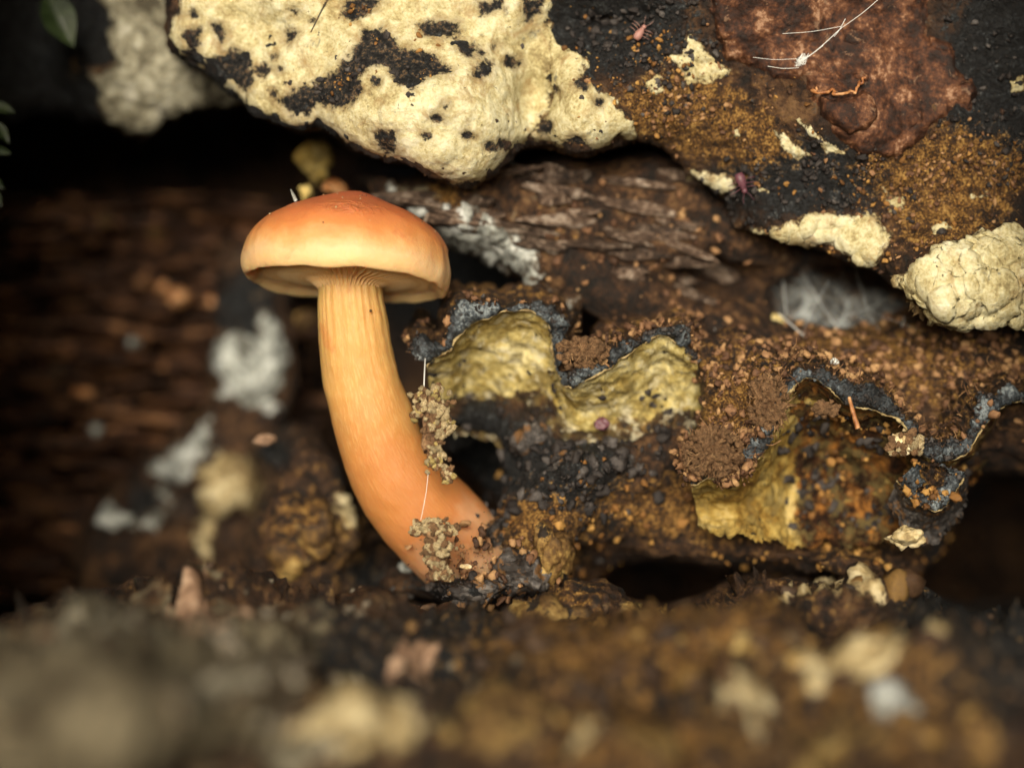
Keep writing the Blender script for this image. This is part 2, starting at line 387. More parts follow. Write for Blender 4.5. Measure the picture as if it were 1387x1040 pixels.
M['pink_chip'] = crust_mat('pink_chip', [(0, (0.13, 0.075, 0.045)), (0.6, (0.30, 0.19, 0.12)), (1, (0.48, 0.34, 0.23))], 2, 8, 0.5, 0.03, 0.7, vary=True)
M['silk'] = NT('silk').done((0.75, 0.78, 0.76), None, 0.4, 0.6)
M['pink'] = NT('pink_cuticle').done((0.36, 0.19, 0.16), None, 0.5, 0.5, 0.4, (0.05, 0.02, 0.015))
M['magenta'] = NT('magenta_cuticle').done((0.12, 0.045, 0.06), None, 0.5, 0.5, 0.3, (0.05, 0.02, 0.02))

# ------------------------------------------------------------------ the log: masses with an outline and a rounded rim
class Mass:
    def __init__(s, name, poly, y0, cell=3.0, r=45, ry=0.5, back=9.0, margin=105, amps=((0.35, 0.55, 4, 1.0), (0.09, 3.2, 4, 2.0)),
                 mask=None, mat='bark', edge=10, kind='structure', label=None, cat=None, y_edge=0.0):
        poly = np.array(poly, float)
        x0, yy0 = poly.min(0) - margin - 5; x1, yy1 = poly.max(0) + margin + 5
        xs = np.arange(x0, x1, cell); ys = np.arange(yy0, yy1, cell)
        X, Y = np.meshgrid(xs, ys)
        d = sdf(poly, X, Y)
        P0 = np.stack([X / 100, Y / 100, 0 * X], -1).reshape(-1, 3)
        d = blur2(d, max(1, int(9 / cell)))
        d = d + (fbm(P0, 1.3, 5, 5.0) * edge * 2.2).reshape(X.shape)
        gy, gx = np.gradient(blur2(d, max(1, int(26 / cell))), cell, cell)
        gl = np.hypot(gx, gy) + 1e-6; gx /= gl; gy /= gl
        outd = np.clip(-d, 0, None); t = np.clip(1 - np.clip(d, 0, None) / r, 0, 1)
        yb = y0(X, Y) + ry * (1 - np.sqrt(np.clip(1 - t * t, 0, 1)))
        yb = yb + outd / margin * back
        P = PXa(X + gx * outd * 0.97, Y + gy * outd * 0.97, yb)
        # depth of the underside is a straight ceiling, so x,z are taken at the rim depth
        n = grid_normals(P)
        n = np.where((n[..., 1:2] > 0), -n, n)
        Q = P.reshape(-1, 3)
        for amp, fr, oc, sd in amps:
            P = P + n * (amp * fbm(Q, fr, oc, sd)).reshape(X.shape)[..., None] * (0.15 + 0.85 * sstep(-30, 20, d))[..., None]
        n = grid_normals(P); n = np.where(n[..., 1:2] > 0, -n, n)
        s.xs, s.ys, s.P, s.n, s.d, s.X, s.Y = xs, ys, P, n, d, X, Y
        keep = (d > -margin + 2); keep = keep[:-1, :-1] & keep[1:, 1:] & keep[1:, :-1] & keep[:-1, 1:]
        F = grid_faces(keep)
        mk = mask(X, Y) if mask else np.zeros(X.shape + (3,))
        V, F, A = compact(P.reshape(-1, 3), F, mk.reshape(-1, 3))
        me = fast_mesh(name, V, F); add_attr(me, 'mask', A)
        s.o = link(name, me, M[mat], kind=kind, label=label, cat=cat)
    def at(s, px, py):
        px = np.asarray(px, float); py = np.asarray(py, float)
        u = np.clip((px - s.xs[0]) / (s.xs[1] - s.xs[0]), 0, len(s.xs) - 1.001)
        v = np.clip((py - s.ys[0]) / (s.ys[1] - s.ys[0]), 0, len(s.ys) - 1.001)
        i = u.astype(int); j = v.astype(int); f = (u - i)[..., None]; g = (v - j)[..., None]
        def smp(A):
            return (A[j, i] * (1 - f) + A[j, i + 1] * f) * (1 - g) + (A[j + 1, i] * (1 - f) + A[j + 1, i + 1] * f) * g
        return smp(s.P), smp(s.n)

def gsum(base, items):
    """depth field: base + gaussians (px, py, sx, sy, dy)"""
    def f(X, Y):
        r = np.full(X.shape, float(base))
        for (cx, cy, sx, sy, dy) in items:
            r = r + dy * np.exp(-((X - cx) / sx) ** 2 - ((Y - cy) / sy) ** 2)
        return r
    return f

def gmask(items, base=(0, 0, 0)):
    """items: (channel, px, py, sx, sy, weight)"""
    def f(X, Y):
        A = np.zeros(X.shape + (3,)) + np.array(base)
        for (ch, cx, cy, sx, sy, wt) in items:
            A[..., ch] += wt * np.exp(-((X - cx) / sx) ** 2 - ((Y - cy) / sy) ** 2)
        return np.clip(A, 0, 1.2)
    return f

# far back of the hollow; near-black middle paints in the gap's shade
Mass('log_back_wall', [(-420, 60), (1800, 60), (1800, 1000), (-420, 1000)], lambda X, Y: 12.0 + 0 * X, cell=9, r=60, ry=1, back=1,
     margin=40, amps=((1.2, 0.25, 4, 3.0), (0.25, 1.2, 4, 4.0)), mask=gmask([(0, 160, 350, 260, 120, 0.35), (1, 650, 350, 260, 200, 0.8)]))

# left upper part of the overhang, set further back
OVL = Mass('log_overhang_left', [(-420, -420), (430, -420), (430, 60), (330, 128), (300, 142), (255, 142), (222, 152), (193, 178), (140, 166), (80, 142), (20, 150), (-60, 170), (-420, 150)],
     gsum(3.6, [(200, 60, 90, 80, -0.5), (60, 40, 60, 120, 0.8)]), cell=4, r=60, ry=0.9, back=7,
     mask=gmask([(1, 40, 60, 120, 220, 1.0), (0, 110, 90, 50, 40, 0.4)], (0, 0.25, 0)))

# unseen log flanks added beyond the frame to shade the left and right edges
for side, pl in (('left', [(-1100, -900), (-120, -900), (-110, 100), (-110, 400), (-90, 700), (-100, 1700), (-1100, 1700)]), ('right', [(1480, -900), (2500, -900), (2500, 1700), (1480, 1700), (1470, 900), (1480, 500), (1470, 200)])):
    Mass('shade_flank_' + side, pl, gsum(-5.5, []), cell=16, r=120, ry=2.0, back=9, margin=110, amps=((0.6, 0.4, 4, 15.0), (0.15, 2, 4, 16.0)), mask=gmask([], (0.1, 0.3, 0)))
# main overhang
OVM = Mass('log_overhang', [(215, -420), (1850, -420), (1850, 470), (1500, 440), (1387, 430), (1300, 436), (1262, 422), (1228, 395), (1195, 368), (1150, 350), (1100, 332), (1040, 318),
      (1000, 304), (985, 265), (940, 238), (900, 205), (870, 190), (800, 208), (740, 196), (705, 205), (668, 229), (630, 242), (585, 238), (540, 222), (495, 204), (452, 180),
      (428, 160), (410, 172), (380, 166), (345, 148), (320, 128), (285, 102), (255, 85), (228, 60), (222, 0)],
     gsum(0.1, [(590, 150, 150, 110, -0.75), (300, 40, 110, 120, 0.5), (722, 130, 32, 70, 0.75), (800, 150, 60, 60, -0.25), (930, 260, 120, 60, 0.5), (1290, 385, 90, 60, -0.9),
                (1150, 160, 90, 70, -0.35), (1000, 20, 130, 60, -0.2), (820, 30, 70, 30, 0.6), (1130, 320, 90, 40, 0.1), (850, -330, 1500, 200, -2.2)]),
     cell=2.6, r=38, ry=0.5, back=7, edge=10,
     amps=((0.30, 0.6, 4, 1.0), (0.10, 2.6, 5, 2.0), (0.06, 7, 4, 6.0)),
     mask=gmask([(0, 920, 150, 90, 60, 0.75), (0, 1010, 190, 70, 50, 0.6), (0, 1250, 220, 120, 60, 0.55), (0, 1330, 250, 80, 60, 0.45), (1, 480, 100, 200, 90, 0.8), (1, 830, 40, 100, 60, 0.6),
                 (1, 1080, 240, 110, 50, 0.7), (1, 1350, 120, 60, 130, 1.0), (0, 1260, 310, 70, 40, 0.5), (2, 1240, 300, 40, 30, 0.15)], (0.12, 0.3, 0)))

# ledge of brown wood under the overhang, running down to the right
LED = Mass('log_ledge', [(490, 243), (540, 246), (640, 232), (760, 205), (900, 200), (1000, 290), (1060, 330), (1180, 350), (1400, 400), (1650, 420), (1650, 640), (1300, 640), (1180, 600), (1050, 520),
      (960, 470), (900, 440), (850, 440), (800, 418), (760, 400), (720, 380), (660, 340), (600, 316), (570, 290), (530, 270)],
     gsum(1.3, [(620, 290, 90, 40, -0.3), (1140, 400, 90, 45, 3.4), (960, 375, 60, 22, 1.2), (1300, 520, 200, 80, -0.6)]),
     cell=4, r=40, ry=0.7, back=7, edge=8, amps=((0.45, 0.5, 4, 8.0), (0.14, 2.2, 5, 9.0)),
     mask=gmask([(0, 1200, 500, 200, 70, 0.5), (0, 600, 265, 40, 30, 0.45), (0, 760, 310, 40, 30, 0.2), (2, 560, 262, 60, 14, 0.3), (2, 760, 310, 170, 50, 0.2)], (0.2, 0.0, 0.22)))

def ledge_splinters():
    prot = [lump_mesh('wood_splinter', (1.0, 0.4, 0.14), 0.6, 1.2, 3) for _ in range(8)]
    for q in prot: q.materials.append(M['grey_wood'])
    for k in range(46):
        px, py = RNG.uniform(520, 1010), RNG.uniform(225, 400); py = min(py, 235 + (px - 480) * .38) if px < 900 else py
        Pq, nq = LED.at([px], [py]); o = link('wood_splinter', prot[k % 8], parent=LED.o, loc=Pq[0] + nq[0] * .02)
        L = RNG.uniform(.18, .7); o.scale = (L, RNG.uniform(.15, .4), RNG.uniform(.35, .9)); o.rotation_euler = (RNG.uniform(-.5, .5), RNG.uniform(-.1, .45), RNG.uniform(-.25, .25))
# dark rotten mound that carries the brackets and the mushroom
MND = Mass('log_mound', [(575, 560), (600, 545), (700, 540), (800, 570), (950, 520), (1050, 500), (1250, 540), (1295, 640), (1290, 700), (1262, 760), (1215, 800), (1150, 790), (1000, 770),
      (850, 756), (790, 772), (770, 830), (740, 855), (690, 850), (650, 830), (560, 812), (520, 800), (540, 770), (620, 770), (680, 700), (640, 640), (600, 600)],
     gsum(1.0, [(652, 628, 38, 42, 3.0), (800, 760, 60, 30, 1.6), (770, 640, 70, 50, -0.7), (740, 740, 60, 60, -0.9), (850, 625, 90, 40, -0.5), (1330, 700, 110, 90, 3.0), (1000, 705, 50, 50, 0.5), (1140, 640, 110, 65, 2.2),
                (1150, 765, 110, 30, -0.8), (870, 700, 60, 40, 0.1), (640, 805, 70, 30, -1.2), (600, 805, 80, 30, -0.6), (1080, 600, 80, 60, 1.2), (1200, 600, 80, 60, 1.2)]),
     cell=3, r=45, ry=0.8, back=6, edge=9, amps=((0.40, 0.7, 4, 12.0), (0.16, 2.4, 5, 13.0), (0.03, 9, 3, 14.0)),
     mask=gmask([(1, 770, 640, 90, 60, 0.8), (1, 640, 790, 90, 40, 0.8), (0, 740, 730, 50, 60, 0.6), (0, 990, 660, 60, 60, 0.75), (0, 1150, 590, 110, 60, 0.6), (0, 890, 690, 90, 40, 0.5),
                 (0, 1150, 700, 60, 60, 0.5), (1, 1220, 660, 50, 40, 0.5), (2, 1210, 720, 40, 20, 0.3), (1, 1340, 720, 80, 90, 0.9), (1, 650, 600, 50, 60, 0.9)], (0.22, 0.15, 0)))  # char at the right end paints in the dark cavity's shade

BRG = Mass('soil_bank', [(935, 462), (990, 446), (1060, 480), (1092, 505), (1052, 548), (1040, 600), (1010, 640), (945, 650), (928, 615), (950, 575), (962, 530), (945, 495)],
     gsum(-0.15, [(1040, 560, 50, 60, -0.35), (970, 620, 50, 40, -0.4), (980, 470, 60, 30, 0.5)]), cell=2.6, r=26, ry=0.5, back=4, edge=7, amps=((0.25, 1.1, 4, 35.0), (0.15, 3.2, 5, 36.0), (0.05, 9, 3, 37.0)),
     mask=gmask([(0, 1000, 560, 80, 90, 0.45), (1, 975, 560, 30, 40, 0.5)], (0.3, 0.1, 0.0)))
# floor of rotten wood sloping towards the camera
def floor_y(X, Y):
    y = np.interp(Y, [700, 770, 810, 870, 950, 1040, 1200, 1400], [0.6, -0.8, -2.4, -4.8, -6.8, -8.3, -10.0, -12.0])
    return y + gsum(0, [(110, 950, 240, 110, -4.2), (500, 985, 90, 30, -0.9), (330, 930, 80, 40, -0.7), (660, 900, 120, 50, 1.2), (820, 790, 80, 40, 1.5), (1150, 900, 120, 40, -0.7), (960, 850, 110, 35, -0.6), (1250, 830, 150, 40, 1.3), (420, 850, 60, 50, 0.8), (860, 960, 80, 40, 0.9)])(X, Y)
FLO = Mass('log_floor', [(-700, 850), (0, 832), (100, 815), (190, 806), (300, 792), (420, 800), (520, 806), (700, 842), (790, 850), (900, 846), (990, 830), (1060, 790), (1180, 782), (1240, 810), (1387, 826), (2100, 830), (2100, 1350), (-700, 1350)], floor_y,
     cell=4.5, r=40, ry=0.7, back=5, edge=12, amps=((1.0, 0.5, 4, 21.0), (0.55, 1.3, 5, 22.0), (0.06, 7, 3, 23.0)),
     mask=gmask([(2, 120, 960, 230, 130, 0.75), (2, 520, 990, 110, 40, 0.25), (0, 760, 880, 120, 60, 0.35), (0, 950, 860, 130, 50, 0.4), (0, 860, 1010, 100, 60, 0.4), (0, 1150, 980, 160, 70, 0.3), (1, 620, 880, 80, 50, 0.5), (1, 1320, 860, 110, 120, 0.5), (1, 900, 940, 80, 40, 0.4), (2, 330, 900, 90, 90, 0.2), (2, 1150, 920, 130, 70, 0.2), (1, 640, 900, 130, 60, 0.3), (1, 1000, 990, 120, 50, 0.25), (1, 450, 880, 60, 50, 0.3)], (0.34, 0.34, 0.22)))

FLD = Mass('log_fold', [(610, 862), (650, 838), (700, 822), (742, 800), (790, 792), (840, 806), (880, 830), (925, 822), (965, 800), (1020, 776), (1075, 782), (1120, 800), (1130, 860), (1080, 910), (640, 910)],
     gsum(-1.0, [(760, 830, 60, 40, -0.5), (1010, 830, 70, 40, -0.6), (890, 860, 60, 30, 0.5)]), cell=4, r=36, ry=0.8, back=3.5, edge=12, amps=((0.45, 0.7, 4, 41.0), (0.3, 2.0, 5, 42.0), (0.06, 7, 3, 43.0)),
     mask=gmask([(0, 760, 830, 60, 50, 0.3), (0, 960, 850, 90, 50, 0.25), (1, 880, 840, 40, 40, 0.4), (2, 1000, 820, 70, 40, 0.12)], (0.28, 0.2, 0.08)))
# rotten post with mould and a heap of rotten wood left of the stem
PST = Mass('log_post', [(296, 320), (345, 335), (392, 380), (396, 470), (388, 560), (372, 640), (350, 720), (345, 830), (110, 830), (95, 740), (125, 680), (190, 640), (235, 590), (288, 545), (300, 440)],
     gsum(6.4, [(340, 490, 40, 60, -0.4), (255, 605, 50, 40, -0.4), (305, 660, 40, 40, -0.6), (170, 700, 60, 30, -0.5), (225, 680, 40, 30, 0.5), (250, 780, 100, 40, -0.8)]), cell=4, r=36, ry=0.8, back=4, edge=9,
     amps=((0.35, 0.6, 4, 25.0), (0.2, 2.0, 5, 26.0)), mask=gmask([(1, 340, 420, 50, 80, 0.6), (1, 210, 680, 60, 40, 0.5), (0, 350, 400, 30, 30, 0.2)], (0.15, 0.15, 0.05)))
HEP = Mass('log_heap', [(338, 600), (400, 582), (440, 596), (462, 640), (486, 690), (520, 745), (560, 800), (600, 840), (330, 850), (336, 740), (360, 660)],
     gsum(2.4, [(420, 720, 60, 60, -0.5), (520, 770, 40, 40, 1.4), (370, 620, 30, 30, 0.3)]), cell=4, r=40, ry=0.8, back=4, edge=10,
     amps=((0.4, 0.7, 4, 27.0), (0.25, 2.0, 5, 28.0), (0.05, 7, 3, 29.0)), mask=gmask([(0, 440, 720, 80, 70, 0.35), (2, 450, 700, 50, 60, 0.12), (1, 370, 610, 40, 40, 0.6), (1, 500, 780, 40, 40, 0.6)], (0.25, 0.1, 0.05)))

# ------------------------------------------------------------------ crust sheets that grow over a mass
def sheet(name, mass, add, sub=(), thick=0.12, cell=2.2, edge=10, ew=12, efreq=3.0, lump=((0.05, 4.0, 4, 31.0),), mat='cream', label=None, cat=None,
          seed=0.0, parent=None, group=None, subnoise=7, kind=None, smooth=0, grow=0):
    pts = np.vstack([np.array(p, float) for p in add])
    x0, y0 = pts.min(0) - 18; x1, y1 = pts.max(0) + 18
    xs = np.arange(x0, x1, cell); ys = np.arange(y0, y1, cell); X, Y = np.meshgrid(xs, ys)
    P0 = np.stack([X / 100, Y / 100, 0 * X], -1).reshape(-1, 3)
    en = fbm(P0, efreq, 5, 40.0 + seed, 0.6).reshape(X.shape)
    d = np.full(X.shape, -1e9)
    for p in add: d = np.maximum(d, sdf(p, X, Y))
    d = d + en * edge * 2 + grow
    en2 = fbm(P0, 5.5, 5, 44.0 + seed, 0.65).reshape(X.shape)
    hole = np.full(X.shape, -30.0)
    for p in sub:
        if len(p) == 3 and np.isscalar(p[0]):
            ds = p[2] - np.hypot(X - p[0], (Y - p[1]) * 1.15)
        else: ds = sdf(p, X, Y)
        hole = np.maximum(hole, ds)
    P, n = mass.at(X, Y)
    if smooth:
        P = np.stack([blur2(P[..., k], smooth) for k in range(3)], -1); n = np.stack([blur2(n[..., k], smooth) for k in range(3)], -1); n /= np.linalg.norm(n, axis=2)[..., None]
    prof = 1 - (1 - np.clip(d / ew, -1, 1)) ** 2
    prof = np.where(d >= ew, 1, np.where(d <= 0, d / ew * 2, prof))
    h = thick * prof
    for amp, fr, oc, sd in lump:
        h = h + amp * (fbm(P.reshape(-1, 3), fr, oc, sd + seed).reshape(X.shape) + 0.2) * np.clip(prof, 0, 1)
    h = h - 0.03 * sstep(-6, 4, hole)
    V = P + n * (h - 0.012)[..., None]
    at = np.stack([np.clip(hole / 10 + en2 * 0.6, -3, 3), np.clip(d / (22 if mat in ('cream', 'red_crust') else 13), -1, 1.0), 0 * d], -1)
    k = d > -ew * 0.45; k = k[:-1, :-1] & k[1:, 1:] & k[1:, :-1] & k[:-1, 1:]
    F = grid_faces(k)
    V, F, at = compact(V.reshape(-1, 3), F, at.reshape(-1, 3))
    me = fast_mesh(name, V, F); add_attr(me, 'crust', at)
    return link(name, me, M[mat], parent=parent, label=label, cat=cat, group=group, kind=kind)

Z2 = lambda pts: [(400 + .3605 * x, .3605 * y) for x, y in pts]       # zoom tiles used while measuring the photograph
Z1 = lambda pts: [(.3605 * x, .3605 * y) for x, y in pts]
Z3 = lambda pts: [(887 + .3605 * x, .3605 * y) for x, y in pts]
black_holes = [
    Z2([(-70, 380), (0, 340), (120, 290), (200, 235), (235, 200), (260, 120), (330, 110), (400, 185), (520, 205), (595, 262), (500, 290), (450, 340), (395, 335), (350, 258), (300, 262), (252, 300), (262, 350), (185, 412), (85, 395), (50, 430), (-30, 425)]),
    Z2([(455, 85), (520, 68), (605, 75), (612, 118), (560, 135), (470, 132)]), Z2([(595, 140), (660, 150), (720, 185), (650, 205), (605, 185)]),
    Z2([(670, 285), (700, 225), (760, 232), (720, 290)]), (400 + .36 * 826, .36 * 237, 9), Z2([(295, 500), (330, 485), (388, 492), (380, 560), (345, 580), (310, 545)]),
    (400 + .36 * 530, .36 * 440, 8), (400 + .36 * 318, .36 * 318, 6), (400 + .36 * 493, .36 * 512, 5), (400 + .36 * 560, .36 * 400, 4), (400 + .36 * 650, .36 * 508, 5), (400 + .36 * 768, .36 * 165, 6),
    (400 + .36 * 740, .36 * 555, 9), (400 + .36 * 785, .36 * 545, 8),
    Z2([(185, 0), (330, -10), (300, 40), (210, 90), (180, 60)]), Z2([(680, 0), (790, -10), (780, 30), (700, 50)]), Z2([(850, 0), (930, 0), (925, 45), (870, 95)]),
    Z1([(780, 225), (830, 215), (880, 180), (935, 205), (965, 310), (930, 350), (860, 300), (790, 290)]), Z1([(685, 120), (720, 110), (755, 100), (750, 150), (745, 200), (760, 230), (715, 260), (690, 220), (715, 180)]),
    Z1([(960, 250), (1000, 240), (1030, 265), (1005, 295), (970, 290)]), Z1([(1080, 125), (1110, 118), (1130, 130), (1100, 175), (1080, 165)]), (.36 * 1062, .36 * 272, 5), (.36 * 1045, .36 * 220, 4),
    (.36 * 1120, .36 * 42, 6), Z1([(795, 85), (835, 90), (860, 150), (830, 175)]), (.36 * 1185, .36 * 85, 3), (.36 * 1035, .36 * 350, 6), Z1([(600, 0), (680, -20), (670, 60), (640, 60)]), (262, 20, 6),
]
sheet('crust_fungus', OVM, [[(238, -60), (234, 55), (262, 85), (290, 103), (322, 130), (345, 150), (380, 168), (412, 174), (430, 160), (455, 182), (500, 207), (545, 225), (590, 240), (640, 243), (672, 229), (700, 204), (706, 192), (722, 160), (738, 100),
                            (742, 60), (738, -60)]], black_holes, 0.04, 1.9, 9, 12, 5.0, ((0.06, 1.3, 4, 31.0), (0.028, 8, 5, 33.0)), 'cream', smooth=4, grow=9, label=
      'large cream crust fungus with black spots spread on the overhang above the mushroom', cat='crust fungus')
sheet('crust_fungus', OVM, [[(745, 40), (770, 62), (800, 72), (790, 95), (812, 118), (835, 140), (858, 160), (872, 184), (850, 190), (830, 186), (800, 210), (760, 206), (722, 200), (715, 185), (730, 165), (742, 130), (735, 90)]],
      [(400 + .36 * 1080, .36 * 320, 8), (400 + .36 * 940, .36 * 480, 11), (400 + .36 * 1060, .36 * 540, 14), (400 + .36 * 985, .36 * 340, 4), (400 + .36 * 1140, .36 * 385, 7)], 0.06, 1.9, 8, 10, 5, ((0.03, 7, 5, 33.0),), mat='cream', seed=1, smooth=4,
      label='cream crust fungus flap right of the dark notch in the overhang', cat='crust fungus')
sheet('crust_fungus', OVL, [[(120, -60), (300, -60), (330, 20), (330, 125), (300, 143), (255, 143), (222, 152), (195, 178), (160, 170), (140, 140), (130, 100), (165, 80), (150, 40)]], [(155, 128, 22), (200, 95, 9), (170, 40, 14)], 0.15, 3, 12, 12, 3, mat='grey_crust', seed=2,
      label='blurred grey crust fungus hanging at the upper left of the overhang', cat='crust fungus')
patches = [
    (Z3([(95, 200), (118, 108), (150, 150), (205, 190), (245, 250), (315, 262), (230, 315), (120, 322), (90, 260), (40, 215)]), [], 'triangular cream crust patch beside the red brown crust', 0.06),
    (Z3([(0, 270), (40, 280), (40, 340), (10, 355), (-60, 340)]), [], 'small cream crust scrap left of the triangular crust patch', 0.05),
    (Z3([(80, 690), (120, 640), (200, 655), (290, 670), (310, 710), (250, 740), (170, 725)]), [], 'cream crust scrap left of the small magenta mite', 0.08),
    (Z3([(370, 705), (430, 700), (465, 722), (430, 735), (380, 725)]), [], 'thin cream crust sliver right of the small magenta mite', 0.05),
    (Z3([(440, 490), (490, 475), (540, 540), (590, 590), (540, 610), (490, 570)]), [], 'slanting pale crust strip on blue black bark', 0.06),
    (Z3([(500, 440), (560, 440), (620, 500), (690, 550), (735, 590), (640, 580), (600, 520), (540, 470)]), [], 'pale crust strip tucked under the curled red lobe', 0.06),
    (Z3([(850, 700), (890, 720), (940, 740), (945, 775), (985, 815), (940, 790), (880, 795), (870, 740)]), [], 'star shaped cream crust scrap above the broad crust shelf', 0.08),
    (Z3([(280, 490), (320, 480), (330, 515), (300, 522)]), [], 'tiny bright cream crust flake on rusty bark', 0.05),
    (Z3([(310, 880), (380, 850), (470, 840), (560, 800), (680, 790), (740, 800), (840, 790), (850, 850), (900, 870), (880, 930), (840, 990), (760, 1010), (730, 960), (640, 910), (520, 925), (460, 880), (360, 890)]), [], 'broad cream crust along the lower lip of the right overhang', 0.14),
    ([(1218, 375), (1255, 360), (1290, 345), (1320, 325), (1387, 320), (1520, 330), (1520, 440), (1387, 432), (1345, 420), (1300, 436), (1262, 422), (1235, 395)], [], 'lumpy cream crust knob hanging at the right edge', 0.24),
    (Z3([(1180, 730), (1240, 722), (1260, 740), (1210, 760), (1175, 750)]), [], 'pale crust fleck in rusty bark near the right edge', 0.06),
    (Z3([(1030, 850), (1090, 835), (1130, 860), (1090, 880), (1050, 880)]), [], 'pale curved crust fleck above the lumpy crust knob', 0.06),
    (Z3([(1330, 300), (1390, 280), (1400, 350), (1340, 350)]), [], 'faint greenish crust patch on black bark at the right edge', 0.05),
]
for k, (pl, sb, lb, th) in enumerate(patches):
    sheet('crust_patch', OVM, [pl], sb, th * (0.55 if th < 0.2 else .8), 1.8, 5, 9, 6, ((0.04, 5, 5, 33.0),) if th < 0.2 else ((0.10, 2.4, 4, 33.0), (0.12, 5, 5, 34.0)), 'cream', lb, 'crust fungus', seed=3 + k, group='crust scraps on the overhang')

# red-brown crust fungus, upper right
rc = link('red_crust_fungus', None, label='glossy red brown crust fungus with curled lobes at the upper right', cat='crust fungus', loc=(4.5, 0, 4))
def par(o, p):
    o.parent = p; o.matrix_parent_inverse = Matrix.Translation(p.location).inverted(); return o
par(sheet('crust', OVM, [[(958, -60), (1258, -60), (1258, 48), (1288, 62), (1302, 92), (1326, 125), (1318, 150), (1285, 150), (1262, 172), (1240, 200), (1205, 216), (1168, 213), (1145, 195), (1115, 165), (1105, 135), (1085, 112), (1050, 104), (1015, 88), (985, 82), (972, 55), (964, 25)]],
      (), 0.09, 2.0, 6, 14, 4, ((0.14, 1.3, 3, 51.0), (0.02, 9, 4, 52.0)), 'red_crust', smooth=7), rc)
lobes = [([(1108, 132), (1125, 140), (1150, 138), (1166, 122), (1184, 140), (1186, 160), (1172, 178), (1150, 182), (1130, 172), (1112, 158)], 0.34), ([(1260, 46), (1288, 60), (1294, 88), (1270, 98), (1250, 70)], 0.22), ([(1290, 110), (1318, 105), (1327, 128), (1310, 150), (1284, 138)], 0.26),
         ([(968, 30), (1000, 28), (1006, 50), (985, 62), (970, 55)], 0.24), ([(1135, 30), (1200, 40), (1190, 70), (1140, 64)], 0.22), ([(1045, 92), (1085, 100), (1080, 112), (1050, 106)], 0.2), ([(1150, 95), (1180, 100), (1178, 118), (1155, 116)], 0.25), ([(1215, 150), (1250, 145), (1256, 170), (1225, 180)], 0.22),
         ([(1075, 40), (1120, 30), (1128, 60), (1085, 70)], 0.22), ([(1010, 60), (1040, 55), (1046, 82), (1018, 84)], 0.22)]
for k, (pl, th) in enumerate(lobes):
    par(sheet('lobe', OVM, [pl], (), th * .62, 1.6, 2, 12, 6, ((0.03, 4, 4, 53.0 + k),), 'red_crust', seed=30 + k, smooth=4), rc)
e = catmull([(1106, 130, 0), (1118, 140, 0), (1138, 140, 0), (1152, 135, 0), (1164, 120, 0), (1168, 112, 0)], 40)
Pe, ne = OVM.at(e[:, 0], e[:, 1]); V, F = tube(Pe + ne * 0.20, 0.02, 6, 0.6)
par(link('lobe_edge', fast_mesh('lobe_edge', V, F), M['red_edge']), rc)

# white mould patches on the ledge
sheet('mould_patch', LED, [[(530, 252), (565, 262), (600, 278), (645, 282), (690, 312), (720, 335), (735, 372), (690, 368), (650, 346), (605, 332), (580, 304), (550, 284)]], (), 0.12, 2.5, 14, 9, 4, ((0.10, 4, 4, 61.0),), 'mould', 'white mould streak on the ledge behind the cap', 'mould', seed=50)
sheet('mould_patch', LED, [[(705, 345), (735, 360), (765, 385), (795, 395), (790, 412), (750, 408), (715, 385)]], (), 0.10, 2.5, 14, 9, 4, ((0.10, 4, 4, 62.0),), 'mould', 'white mould tail at the lower end of the ledge', 'mould', seed=51)
sheet('mould_patch', LED, [[(668, 215), (700, 212), (705, 235), (690, 242), (665, 236)]], (), 0.12, 2.5, 6, 8, 5, ((0.1, 4, 4, 63.0),), 'mould', 'small pale mould tuft right under the big cream crust', 'mould', seed=52)

